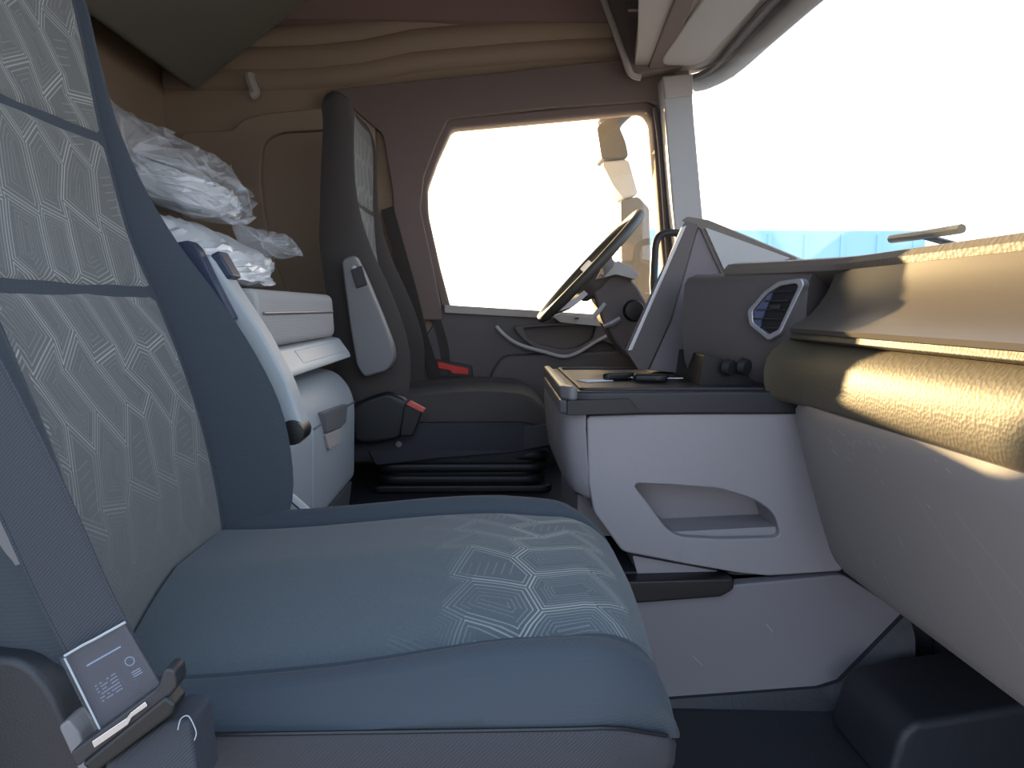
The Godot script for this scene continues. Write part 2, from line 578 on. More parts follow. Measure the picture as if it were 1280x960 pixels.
func make_cushion(root: Node3D, cloth: Material, insert: Material, side: Material, slump: float) -> Node3D:
	begin()
	var rows := []
	var prow := []
	for i in 31:
		var t := float(i) / 30.0
		var x := lerpf(-0.47, 0.205, 1.0 - pow(1.0 - t, 1.5))
		var fall := 0.0
		if x > 0.105:
			fall = 0.1 - sqrt(maxf(0.0, 0.01 - pow(x - 0.105, 2)))
		var top := 0.572 + 0.024 * sstep(-0.4, 0.0, x) - 0.006 * sstep(0.0, 0.1, x) - fall * 0.95
		var w := 0.272 - 0.034 * pow(sstep(0.06, 0.205, x), 2)
		var hi := 0.192 - 0.02 * sstep(0.1, 0.2, x)
		var bol := 0.018 * (1.0 - sstep(0.08, 0.18, x))
		var low := 0.43 + 0.02 * sstep(0.1, 0.2, x)
		var row := []
		var pts := []
		for sgn in [-1.0, 1.0]:
			var dy: float = -slump * (1.0 - 0.5 * sstep(-0.2, 0.2, x)) if sgn > 0 else 0.0
			var half := [Vector2(w - 0.03, low), Vector2(w - 0.004, low + 0.006), Vector2(w, lerpf(low, top, 0.35)), Vector2(w + 0.003, lerpf(low, top, 0.62) + dy * 0.5), Vector2(w - 0.008, lerpf(low, top, 0.86) + dy), Vector2(w - 0.03, top + bol * 0.75 + dy), Vector2(hi + 0.026, top + bol + dy), Vector2(hi + 0.008, top + bol * 0.5 + 0.002 + dy), Vector2(hi, top - 0.006 + dy), Vector2(hi - 0.008, top - 0.002 + dy * 0.94), Vector2(hi * 0.6, top - 0.004 + dy * 0.5), Vector2(hi * 0.2, top - 0.004 + dy * 0.15)]
			for k in half.size():
				var q: Vector2 = half[k]
				pts.append(Vector3(x, q.y, q.x * sgn))
			if sgn < 0:
				row = pts
				pts = []
			else:
				pts.reverse()
				row.append_array(pts)
		rows.append(row)
		if x > -0.44 and x < 0.2:
			var pr := []
			for k in 17:
				var s := -1.0 + k / 8.0
				var z := s * (hi - 0.003)
				var dy := -slump * (1.0 - 0.5 * sstep(-0.2, 0.2, x)) * maxf(0.0, s) * (0.5 + 0.5 * maxf(0.0, s))
				var lift := -0.004 + 0.008 * sstep(0.0, 0.02, (1.0 - absf(s)) * 0.19)
				pr.append(Vector3(x, top + lift + dy - 0.001, z))
			prow.append(pr)
	grid(rows, true, true, true)
	var cushion := put("cushion", cloth, root, 50.0)
	begin()
	grid(prow, false, false, true)
	for i in soup.size():
		soup_uv[i] = Vector2(soup[i].z / 0.4 + 0.5, (soup[i].x + 0.46) / 0.68)
	put("cushion_panel", insert, cushion, 60.0)
	# lower side strip of coarser cloth with its sewn edge on the door side
	begin()
	var srow := []
	for i in 25:
		var x := lerpf(-0.42, 0.19, i / 24.0)
		var w := 0.276 - 0.034 * pow(sstep(0.06, 0.205, x), 2)
		var yt := 0.522 - slump * 0.4 - 0.03 * pow(sstep(0.08, 0.2, x), 2)
		srow.append([Vector3(x, yt, w), Vector3(x, yt - 0.004, w + 0.004), Vector3(x, 0.44, w + 0.002), Vector3(x, 0.40, w - 0.02)])
	for q in [[0.203, 0.225], [0.206, 0.16], [0.206, 0.0]]:
		srow.append([Vector3(q[0], 0.462 - slump * 0.2, q[1]), Vector3(q[0] + 0.002, 0.458 - slump * 0.2, q[1] + 0.002), Vector3(q[0] + 0.001, 0.42, q[1]), Vector3(q[0] - 0.01, 0.385, q[1] - 0.01)])
	grid(srow)
	put("side_strip", side, cushion, 60.0)
	begin()
	var seam := []
	for i in 25:
		var x := lerpf(-0.42, 0.19, i / 24.0)
		seam.append(Vector3(x, 0.5225 - slump * 0.4 - 0.03 * pow(sstep(0.08, 0.2, x), 2), 0.2775 - 0.034 * pow(sstep(0.06, 0.205, x), 2)))
	tube(seam, 0.0022, 6)
	put("seam_piping", M["black plastic"], cushion)
	return cushion

func place(o: Node3D, pivot: Vector3, lean: float, shift: Vector3) -> void:
	o.transform = Transform3D(Basis(Vector3.BACK, deg_to_rad(lean)), pivot + shift) * Transform3D(Basis.IDENTITY, -pivot)

func passenger_seat() -> void:
	var root := thing("passenger_seat", "large blue-grey cloth seat with angular line print and a strap across it", "seat", Vector3(0, 0, 0.74))
	make_backrest(root, M["bolster cloth"], M["printed back cloth"], 0.3, 0.035)
	make_cushion(root, M["bolster cloth"], M["printed seat cloth"], M["twill cloth"], 0.07)
	# base under the cushion
	begin()
	prism(fillet([Vector2(-0.46, 0.12), Vector2(0.12, 0.12), Vector2(0.15, 0.41), Vector2(-0.46, 0.43)], 0.03), -0.24, 0.23, 0.02)
	put("base", M["black plastic"], root)
	# side shield with the belt anchor on the door side
	begin()
	prism(fillet([Vector2(-0.525, 0.614), Vector2(-0.479, 0.604), Vector2(-0.443, 0.601), Vector2(-0.419, 0.572), Vector2(-0.394, 0.506), Vector2(-0.376, 0.448), Vector2(-0.539, 0.442)], 0.02), 0.262, 0.325, 0.014)
	put("side_shield", M["dark plastic"], root)
	begin()
	prism(fillet([Vector2(-0.514, 0.665), Vector2(-0.47, 0.657), Vector2(-0.427, 0.621), Vector2(-0.41, 0.588), Vector2(-0.401, 0.548), Vector2(-0.521, 0.566)], 0.02), 0.235, 0.275, 0.012)
	put("recliner_cover", M["dark plastic"], root)
	begin()
	lathe([Vector2(0.0, 0.0), Vector2(0.03, 0.0), Vector2(0.036, 0.006), Vector2(0.036, 0.02), Vector2(0.03, 0.028), Vector2(0.0, 0.03)], Transform3D(Basis(Vector3.RIGHT, PI / 2), Vector3(-0.462, 0.715, 0.28)))
	put("recliner_knob", M["arm plastic"], root)
	# armrest folded up along the far side of the back
	var z := -0.30
	begin()
	prism(fillet([Vector2(-0.524, 1.006), Vector2(-0.487, 1.025), Vector2(-0.457, 0.976), Vector2(-0.399, 0.881), Vector2(-0.36, 0.8), Vector2(-0.335, 0.718), Vector2(-0.34, 0.688), Vector2(-0.36, 0.688), Vector2(-0.415, 0.811), Vector2(-0.49, 0.937)], 0.012), z - 0.055, z + 0.0, 0.012)
	var arm := put("armrest", M["pale grey plastic"], root)
	arm.set_meta("label", "pale grey armrest folded upright")
	begin()
	prism(fillet([Vector2(-0.541, 1.038), Vector2(-0.508, 1.044), Vector2(-0.495, 1.03), Vector2(-0.471, 0.976), Vector2(-0.439, 0.909), Vector2(-0.467, 0.915), Vector2(-0.518, 0.992)], 0.008), z + 0.002, z + 0.03, 0.008)
	put("armrest_cap", M["navy plastic"], arm)
	begin()
	for i in 5:
		prism(fillet([Vector2(-0.486, 1.019), Vector2(-0.472, 1.026), Vector2(-0.468, 1.018), Vector2(-0.482, 1.011)], 0.002), z - 0.045 + i * 0.009, z - 0.039 + i * 0.009, 0.001)
	prism(fillet([Vector2(-0.488, 1.022), Vector2(-0.473, 1.029), Vector2(-0.449, 0.985), Vector2(-0.463, 0.978)], 0.004), z - 0.05, z - 0.004, 0.004)
	put("armrest_wheel", M["navy plastic"], arm)
	begin()
	lathe([Vector2(0.0, 0.0), Vector2(0.02, 0.0), Vector2(0.022, 0.004), Vector2(0.022, 0.06), Vector2(0.0, 0.064)], Transform3D(Basis(Vector3.RIGHT, PI / 2), [Vector3(-0.354, 0.711, 0.44)][0] - Vector3(0, 0, 0.74 + 0.05)))
	put("armrest_pivot", M["black plastic"], arm)
	# inner side shield, pale trim hoop and belt buckle between cushion and tunnel
	begin()
	var hoop := smooth3([Vector3(-0.383, 0.602, 0.42), Vector3(-0.355, 0.578, 0.42), Vector3(-0.326, 0.548, 0.42), Vector3(-0.31, 0.512, 0.42), Vector3(-0.305, 0.47, 0.42)], 5)
	for i in hoop.size():
		hoop[i].z -= 0.74
	tube(hoop, 0.014, 10, 0.5)
	put("lever", M["pale grey plastic"], root)
	begin()
	prism(fillet([Vector2(-0.397, 0.558), Vector2(-0.346, 0.557), Vector2(-0.315, 0.504), Vector2(-0.313, 0.42), Vector2(-0.402, 0.421)], 0.01), -0.345, -0.285, 0.008)
	put("inner_shield", M["black plastic"], root)
	begin()
	prism(fillet([Vector2(-0.296, 0.531), Vector2(-0.284, 0.537), Vector2(-0.257, 0.517), Vector2(-0.268, 0.478), Vector2(-0.304, 0.478)], 0.004), -0.352, -0.326, 0.004)
	var bk := put("buckle", M["black plastic"], root)
	begin()
	prism(fillet([Vector2(-0.29, 0.534), Vector2(-0.281, 0.539), Vector2(-0.26, 0.52), Vector2(-0.267, 0.514)], 0.002), -0.35, -0.324, 0.002)
	put("buckle_button", M["buckle red"], bk)

func seat_belt() -> void:
	var root := thing("seat_belt", "navy webbing belt with a plastic information sleeve and chrome-edged tongue", "seat belt")
	begin()
	var mid := smooth3([[Vector3(-0.495, 1.004, 1.12)][0], [Vector3(-0.446, 0.9, 1.12)][0], [Vector3(-0.398, 0.781, 1.115)][0], [Vector3(-0.367, 0.678, 1.105)][0], [Vector3(-0.335, 0.597, 1.1)][0], [Vector3(-0.324, 0.565, 1.1)][0]], 8)
	strap(mid, Vector3(1, 0.36, 0.12), 0.066, 0.002)
	put("webbing", M["belt web"], root)
	# stitched edges
	begin()
	for side in [-1, 1]:
		var edge := []
		for p in mid:
			edge.append(p + Vector3(0.0318, 0.0115, 0.004) * side * 0.97 + Vector3(0, 0, 0.001))
		tube(edge, 0.0016, 6)
	put("webbing_edge", M["belt web"], root)
	# clear sleeve with a printed slip
	begin()
	var sc := [Vector3(-0.376, 0.625, 1.109), Vector3(-0.323, 0.655, 1.109), Vector3(-0.292, 0.593, 1.109), Vector3(-0.348, 0.556, 1.109)]
	grid([[sc[0], sc[1]], [sc[3], sc[2]]])
	var slip := put("information_slip", slip_material(), root)
	slip.set_meta("label", "printed slip in a clear plastic sleeve")
	begin()
	prism([Vector2(-0.38, 0.624), Vector2(-0.323, 0.656), Vector2(-0.29, 0.59), Vector2(-0.352, 0.553)], 1.1115, 1.1125, 0.0003)
	put("sleeve", M["clear sleeve"], slip)
	begin()
	tube([Vector3(-0.375, 0.627, 1.113), Vector3(-0.358, 0.637, 1.113), Vector3(-0.348, 0.642, 1.113), Vector3(-0.321, 0.657, 1.113)], 0.0012, 6)
	tube([Vector3(-0.375, 0.625, 1.113), Vector3(-0.348, 0.558, 1.113)], 0.001, 6)
	put("sleeve_edge", M["pale grey plastic"], slip)
	# tongue
	begin()
	prism(fillet([Vector2(-0.371, 0.542), Vector2(-0.292, 0.601), Vector2(-0.285, 0.619), Vector2(-0.276, 0.617), Vector2(-0.275, 0.602), Vector2(-0.285, 0.589), Vector2(-0.366, 0.528)], 0.004), 1.100, 1.122, 0.004)
	var tongue := put("tongue", M["dark plastic"], root)
	begin()
	prism(fillet([Vector2(-0.35, 0.554), Vector2(-0.319, 0.575), Vector2(-0.315, 0.58), Vector2(-0.302, 0.59), Vector2(-0.3, 0.586), Vector2(-0.314, 0.576), Vector2(-0.318, 0.569), Vector2(-0.348, 0.548)], 0.001), 1.1205, 1.1245, 0.001)
	put("tongue_edge", M["chrome"], tongue)
	begin()
	prism(fillet([Vector2(-0.359, 0.534), Vector2(-0.284, 0.595), Vector2(-0.275, 0.587), Vector2(-0.279, 0.578), Vector2(-0.348, 0.526), Vector2(-0.353, 0.527)], 0.003), 1.102, 1.126, 0.003)
	put("buckle_body", M["black plastic"], root)
	begin()
	prism(fillet([Vector2(-0.349, 0.523), Vector2(-0.29, 0.564), Vector2(-0.27, 0.562), Vector2(-0.265, 0.493), Vector2(-0.346, 0.479)], 0.006), 1.06, 1.11, 0.008)
	put("lower_webbing", M["belt web"], root)
	begin()
	tube(smooth3([Vector3(-0.278, 0.56, 1.118), Vector3(-0.275, 0.57, 1.118), Vector3(-0.269, 0.573, 1.118), Vector3(-0.265, 0.567, 1.118), Vector3(-0.262, 0.557, 1.118), Vector3(-0.264, 0.55, 1.118)], 5), 0.0005, 6)
	put("loose_thread", M["pale grey plastic"], root)
	begin()
	prism(fillet([Vector2(-0.396, 0.551), Vector2(-0.386, 0.558), Vector2(-0.376, 0.543), Vector2(-0.367, 0.507), Vector2(-0.376, 0.496)], 0.004), 1.07, 1.095, 0.004)
	put("anchor_tab", M["arm plastic"], root)

func slip_material() -> StandardMaterial3D:
	var im := Image.create(160, 200, false, Image.FORMAT_RGBA8)
	im.fill(Color(0.15, 0.15, 0.2))
	rng.seed = 5
	for r in 6:   # unreadable lines of small print and two round marks
		for k in 9:
			if rng.randf() < 0.8:
				im.fill_rect(Rect2i(26 + k * 6, 100 + r * 8, 5, 2), Color(0.5, 0.56, 0.66))
	im.fill_rect(Rect2i(30, 46, 92, 4), Color(0.5, 0.56, 0.64))
	for k in 40:
		var a := TAU * k / 40
		line(im, Vector2(122 + cos(a) * 11, 92 + sin(a) * 11), Vector2(122 + cos(a + 0.16) * 11, 92 + sin(a + 0.16) * 11), 1.0, Color(0.5, 0.57, 0.66), 0.9)
	for k in 3:
		im.fill_rect(Rect2i(112, 120 + k * 6, 24, 2), Color(0.5, 0.57, 0.66))
	var m := mat("slip paper", Color.WHITE, 0.5)
	m.albedo_texture = ImageTexture.create_from_image(im)
	return m

func driver_seat() -> void:
	var root := thing("suspension_seat", "dark upright driver seat on black bellows beside the steering wheel", "seat", Vector3(0, 0, -0.74))
	var back := make_backrest(root, M["driver cloth"], M["printed back cloth"])
	place(back, Vector3(-0.43, 0.5, 0), -10.0, Vector3(0.06, 0.05, 0))
	var cushion := make_cushion(root, M["driver cloth"], M["driver cloth"], M["twill cloth"], 0.0)
	cushion.position = Vector3(-0.02, 0.065, 0)
	begin()
	prism(fillet([Vector2(-0.422, 0.643), Vector2(-0.35, 0.674), Vector2(-0.301, 0.686), Vector2(-0.244, 0.659), Vector2(-0.265, 0.556), Vector2(-0.285, 0.542), Vector2(-0.381, 0.528), Vector2(-0.412, 0.545)], 0.02), 0.285, 0.335, 0.012)
	put("side_shield", M["black plastic"], root)
	begin()
	prism(fillet([Vector2(-0.396, 0.537), Vector2(-0.28, 0.549), Vector2(-0.134, 0.561), Vector2(0.167, 0.579), Vector2(0.187, 0.515), Vector2(0.06, 0.491), Vector2(-0.135, 0.477), Vector2(-0.354, 0.454)], 0.012), -0.27, 0.275, 0.012)
	put("seat_pan", M["dark plastic"], root)
	begin()
	lathe([Vector2(0, 0), Vector2(0.009, 0), Vector2(0.009, 0.008), Vector2(0, 0.01)], Transform3D(Basis(Vector3.RIGHT, PI / 2), [Vector3(-0.282, 0.522, -0.47)][0] + Vector3(0, 0, 0.74 + 0.012)))
	put("bolt", M["arm plastic"], root)
	for i in 6:
		begin()
		var y := 0.480 - i * 0.0195
		var g := 0.02 * (i % 2) + 0.004 * i
		prism(rrect(-0.095, 0.0, 0.55 - g * 2, 0.52 - g, 0.06), y - 0.016, y + 0.016, 0.012, [], XZ)
		put("bellows_fold", M["bellows rubber"], root)
	begin()
	prism(rrect(-0.095, 0.0, 0.56, 0.5, 0.03), 0.362, 0.385, 0.006, [], XZ)
	put("floor_plate", M["black plastic"], root)
	# armrest folded up beside the back
	begin()
	prism(fillet([Vector2(-0.43, 1.067), Vector2(-0.393, 1.083), Vector2(-0.371, 1.039), Vector2(-0.357, 1.007), Vector2(-0.317, 0.907), Vector2(-0.286, 0.82), Vector2(-0.282, 0.782), Vector2(-0.303, 0.749), Vector2(-0.372, 0.73), Vector2(-0.393, 0.765), Vector2(-0.409, 0.872)], 0.014), 0.285, 0.345, 0.012)
	var arm := put("armrest", M["arm plastic"], root)
	arm.set_meta("label", "grey armrest folded upright")
	begin()
	prism(fillet([Vector2(-0.402, 1.038), Vector2(-0.37, 1.051), Vector2(-0.355, 0.997), Vector2(-0.387, 0.985)], 0.004), 0.341, 0.352, 0.004)
	put("armrest_clip", M["dark plastic"], arm)
	begin()
	lathe([Vector2(0, 0), Vector2(0.006, 0), Vector2(0.006, 0.004), Vector2(0, 0.005)], Transform3D(Basis(Vector3.RIGHT, PI / 2), [Vector3(-0.393, 1.044, -0.4)][0] + Vector3(0, 0, 0.74 + 0.004)))
	put("armrest_screw", M["satin silver"], arm)
	begin()
	prism(fillet([Vector2(-0.258, 0.644), Vector2(-0.232, 0.658), Vector2(-0.204, 0.63), Vector2(-0.233, 0.556), Vector2(-0.271, 0.557)], 0.005), 0.318, 0.345, 0.004)
	var bk := put("buckle", M["black plastic"], root)
	begin()
	prism(fillet([Vector2(-0.252, 0.652), Vector2(-0.238, 0.662), Vector2(-0.194, 0.638), Vector2(-0.203, 0.626)], 0.003), 0.334, 0.352, 0.002)
	put("buckle_button", M["buckle red"], bk)

func driver_belt() -> void:
	var root := thing("driver_belt", "dark webbing belt hanging behind the driver seat by the far door", "seat belt")
	begin()
	strap(smooth3([Vector3(-0.386, 1.297, -1.04), Vector3(-0.347, 1.152, -1.04), Vector3(-0.307, 1.004, -1.04), Vector3(-0.256, 0.795, -1.04), Vector3(-0.192, 0.607, -1.04)], 6), Vector3(1, 0.2, 0.3), 0.05)
	put("webbing", M["driver cloth"], root)
	begin()
	strap(smooth3([Vector3(-0.319, 1.183, -1.06), Vector3(-0.279, 1.05, -1.06), Vector3(-0.212, 0.885, -1.06), Vector3(-0.18, 0.764, -1.06), Vector3(-0.172, 0.605, -1.06)], 6), Vector3(1, 0.1, 0.2), 0.034)
	put("webbing", M["driver cloth"], root)
	begin()
	box([Vector3(-0.191, 0.645, -1.03)][0], Vector3(0.09, 0.012, 0.02), 0.003)
	put("tongue", M["satin silver"], root)

# ---------------------------------------------------------------- dashboard
func dashboard() -> void:
	var root := thing("dashboard", "wide grey-brown dashboard with grained pad, satin panel and glove box", "dashboard")
	# top pad, swept along the cab and bent towards the middle
	var bend := [[1.10, 0.0], [0.30, 0.0], [0.24, -0.015], [0.17, -0.06], [0.10, -0.115], [0.03, -0.165]]
	var prof := [Vector2(1.0, 0.97), Vector2(0.98, 1.0), Vector2(0.80, 1.028), Vector2(0.735, 1.034), Vector2(0.712, 1.03), Vector2(0.702, 1.018), Vector2(0.704, 1.006), Vector2(0.72, 0.998), Vector2(0.80, 0.97)]
	begin()
	var rows := []
	for b in bend:
		var row := []
		for p in prof:
			var k := sstep(1.0, 0.78, p.x)
			row.append(Vector3(p.x + b[1] * k, p.y, b[0]))
		rows.append(row)
	grid(rows, true, true)
	put("top_pad", M["dash top"], root, 30.0)
	# satin trim panel above the ledge
	begin()
	prism([Vector2(0.706, 1.010), Vector2(0.698, 0.985), Vector2(0.687, 0.960), Vector2(0.672, 0.937), Vector2(0.654, 0.917), Vector2(0.634, 0.901), Vector2(0.612, 0.889), Vector2(0.615, 0.880), Vector2(0.64, 0.878), Vector2(0.78, 0.99)], 0.235, 1.02, 0.001)
	put("trim_panel", M["dash panel"], root)
	begin()
	prism(fillet([Vector2(0.622, 0.883), Vector2(0.617, 0.868), Vector2(0.636, 0.862), Vector2(0.72, 0.87), Vector2(0.72, 0.883)], 0.003), 0.225, 1.02, 0.003)
	put("ledge", M["dash leather"], root)
	# grained pad below
	begin()
	var pad := [Vector2(0.72, 0.868), Vector2(0.652, 0.866), Vector2(0.632, 0.858), Vector2(0.612, 0.842), Vector2(0.601, 0.824), Vector2(0.596, 0.80), Vector2(0.597, 0.775), Vector2(0.603, 0.75), Vector2(0.613, 0.738), Vector2(0.64, 0.732), Vector2(0.74, 0.735)]
	rows = []
	for b in [[1.10, 0.0], [0.7, 0.0], [0.36, 0.0], [0.29, -0.004], [0.24, -0.014], [0.215, -0.026]]:
		var row := []
		for p in pad:
			row.append(Vector3(p.x + b[1], p.y, b[0]))
		rows.append(row)
	grid(rows, true, true)
	put("grained_pad", M["dash leather"], root, 40.0)
	# middle section turning towards the driver, faces the passenger side at an angle
	begin()
	rows = []
	for i in 13:
		var t := lerpf(-1.45, 1.05, i / 12.0)
		var x := 0.572 + 0.08 * t
		var z := 0.125 + 0.09 * t
		var row := []
		for q in [[1.01, 0.05], [1.0, 0.012], [0.985, 0.0], [0.93, -0.006], [0.87, -0.004], [0.81, 0.006], [0.77, 0.026], [0.745, 0.06], [0.74, 0.12]]:
			row.append(Vector3(x + q[1] * 0.75, q[0], z - q[1] * 0.66))
		row.append(Vector3(x + 0.14, 0.74, z - 0.12))
		row.append(Vector3(x + 0.14, 1.0, z - 0.12))
		rows.append(row)
	grid(rows, true, true)
	put("middle_section", M["dash plastic"], root, 40.0)
	air_vent(root, Vector3(0.567, 0, 0.136), Vector3(0.08, 0, 0.09).normalized())
	# vent at the passenger end
	begin()
	prism(fillet([Vector2(1.02, 0.868), Vector2(1.09, 0.868), Vector2(1.09, 1.0), Vector2(1.04, 1.0), Vector2(1.02, 0.93)], 0.008), 0.612, 0.70, 0.008, [], ZY)
	put("end_vent", M["satin silver"], root)
	# rotary knobs in the dark recess under the middle section
	begin()
	prism(fillet([Vector2(0.476, 0.827), Vector2(0.528, 0.812), Vector2(0.657, 0.77), Vector2(0.677, 0.754), Vector2(0.467, 0.755)], 0.006), -0.12, 0.10, 0.006)
	put("recess", M["black plastic"], root)
	for p in [Vector3(0.532, 0.8, 0.11), Vector3(0.566, 0.802, 0.11)]:
		begin()
		lathe([Vector2(0, 0), Vector2(0.017, 0), Vector2(0.019, 0.003), Vector2(0.017, 0.018), Vector2(0, 0.02)], Transform3D(Basis(Vector3.UP, 0.7) * Basis(Vector3.RIGHT, PI / 2 + 0.15), p + Vector3(-0.012, 0, 0.006)), 16)
		put("knob", M["dark plastic"], root)
	# centre stack that faces the driver
	var turned := Transform3D(Vector3.RIGHT, Vector3.UP, Vector3(-0.6, 0, 1), Vector3(-0.108, 0, 0))
	begin()
	prism(fillet([Vector2(0.534, 1.14), Vector2(0.606, 1.013), Vector2(0.563, 0.915), Vector2(0.54, 0.815), Vector2(0.559, 0.751), Vector2(0.401, 0.769), Vector2(0.466, 0.909)], 0.008), -0.40, -0.18, 0.008, [], turned)
	put("centre_stack", M["stack plastic"], root)
	begin()
	prism(fillet([Vector2(0.502, 1.152), Vector2(0.536, 1.144), Vector2(0.471, 0.899), Vector2(0.414, 0.769), Vector2(0.389, 0.769), Vector2(0.354, 0.822), Vector2(0.423, 0.982)], 0.004), -0.42, -0.168, 0.006, [], turned)
	put("stack_frame", M["dash plastic"], root)
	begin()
	prism([Vector2(0.487, 1.136), Vector2(0.499, 1.142), Vector2(0.364, 0.82), Vector2(0.352, 0.82)], -0.174, -0.162, 0.0015)  # thin silver strip drawn for the highlight along the stack edge
	put("stack_edge_glint", M["satin silver"], root)
	# instrument hood running across to the driver's side
	begin()
	prism(fillet([Vector2(0.49, 1.154), Vector2(0.506, 1.164), Vector2(0.56, 1.156), Vector2(0.794, 1.061), Vector2(0.825, 1.013), Vector2(0.604, 1.005), Vector2(0.54, 1.134)], 0.006), -0.52, -0.174, 0.008, [], turned)
	put("instrument_hood", M["dash top"], root)
	begin()
	prism(fillet([Vector2(0.548, 1.136), Vector2(0.773, 1.058), Vector2(0.609, 1.011)], 0.004), -0.177, -0.168, 0.003)
	put("hood_cheek", M["pillar trim"], root)
	begin()
	prism(fillet([Vector2(0.60, 0.94), Vector2(0.95, 0.96), Vector2(0.95, 0.62), Vector2(0.66, 0.60)], 0.02), -1.05, -0.42, 0.02)
	put("driver_lower_dash", M["dash plastic"], root)
	begin()
	prism([Vector2(0.62, 0.75), Vector2(0.98, 0.75), Vector2(0.98, 0.99), Vector2(0.74, 0.98)], -1.06, 1.06)
	put("carcass", M["black plastic"], root)
	# glove box front: a tall panel leaning in towards the footwell
	begin()
	rows = []
	var gp := [[0.745, 0.66, 0.30], [0.747, 0.625, 0.30], [0.742, 0.606, 0.29], [0.728, 0.598, 0.288], [0.70, 0.597, 0.295], [0.65, 0.602, 0.318], [0.60, 0.61, 0.335], [0.55, 0.621, 0.348], [0.50, 0.634, 0.357], [0.46, 0.646, 0.362], [0.44, 0.656, 0.364], [0.428, 0.672, 0.366], [0.425, 0.70, 0.366]]
	for g in gp:
		var row := []
		for k in 13:
			var f := k / 12.0
			var z := lerpf(g[2], 1.10, f)
			row.append(Vector3(g[1] + 0.012 * pow(1.0 - minf(1.0, f * 9.0), 2), g[0], z))
		row.append(Vector3(g[1] + 0.05, g[0] - 0.001, 1.10))
		row.append(Vector3(g[1] + 0.06, g[0] - 0.001, g[2] + 0.005))
		rows.append(row)
	grid(rows, true, true)
	var gb := put("glove_box", scuffed(), root, 40.0)
	gb.set_meta("label", "scuffed grey glove box panel")

func scuffed() -> StandardMaterial3D:
	var im := Image.create(512, 256, false, Image.FORMAT_RGBA8)
	im.fill(Color(0.51, 0.485, 0.475))
	rng.seed = 21
	for k in 60:
		var p := Vector2(rng.randf_range(20, 490), rng.randf_range(40, 240))
		if k < 22:
			p = Vector2(rng.randfn(140, 26), rng.randfn(80, 14))
		var a := rng.randf_range(-0.2, 1.2)
		line(im, p, p + Vector2(cos(a), sin(a)) * rng.randf_range(2, 12), 0.4, Color(0.75, 0.73, 0.72), rng.randf_range(0.25, 0.7))
	for k in 5:
		var p := Vector2(rng.randf_range(80, 300), rng.randf_range(90, 200))
		line(im, p, p + Vector2(rng.randf_range(30, 70), rng.randf_range(20, 50)), 0.35, Color(0.68, 0.66, 0.66), 0.35)
	var m := mat("scuffed plastic", Color.WHITE, 0.5)
	m.albedo_texture = ImageTexture.create_from_image(im)
	return m

func air_vent(root: Node3D, o: Vector3, right: Vector3) -> void:
	var nrm := right.cross(Vector3.UP).normalized()
	if nrm.x > 0:
		nrm = -nrm
	var xf := Transform3D(right, Vector3.UP, nrm, o)
	var hex := [Vector2(-0.002, 0.925), Vector2(0.037, 0.966), Vector2(0.068, 0.986), Vector2(0.118, 0.991), Vector2(0.125, 0.978), Vector2(0.0775, 0.876), Vector2(0.05, 0.860), Vector2(0.004, 0.893)]
	var inner := [Vector2(0.012, 0.925), Vector2(0.044, 0.960), Vector2(0.072, 0.976), Vector2(0.106, 0.980), Vector2(0.111, 0.974), Vector2(0.071, 0.885), Vector2(0.05, 0.874), Vector2(0.014, 0.900)]
	begin()
	prism(fillet(hex, 0.008), -0.012, 0.016, 0.005, [fillet(inner, 0.006)], xf)
	var v := put("air_vent", M["satin silver"], root)
	v.set_meta("label", "angular air vent in a satin frame")
	begin()
	prism(fillet(inner, 0.006), -0.01, 0.0068, 0.0, [], xf)
	put("vent_back", M["black plastic"], v)
	for k in 5:
		var y := 0.888 + k * 0.019
		var t := (y - 0.86) / 0.13
		var x0 := lerpf(0.020, 0.064, clampf((y - 0.925) / 0.05, 0, 1)) if y > 0.925 else lerpf(0.045, 0.014, clampf((y - 0.874) / 0.03, 0, 1))
		var x1 := lerpf(0.063, 0.108, t)
		begin()
		box(Vector3((x0 + x1) / 2, y, 0.010), Vector3(x1 - x0, 0.003, 0.012), 0.001, xf)
		put("slat", M["dark plastic"], v)
	begin()
	prism(fillet([Vector2(0.014, 0.925), Vector2(0.046, 0.96), Vector2(0.056, 0.965), Vector2(0.03, 0.90), Vector2(0.03, 0.886), Vector2(0.015, 0.900)], 0.004), 0.006, 0.013, 0.002, [], xf)
	put("vent_cheek", M["vent face"], v)
	begin()
	box(Vector3(0.066, 0.932, 0.018), Vector3(0.022, 0.010, 0.012), 0.003, xf)
	put("vent_tab", M["dark plastic"], v)

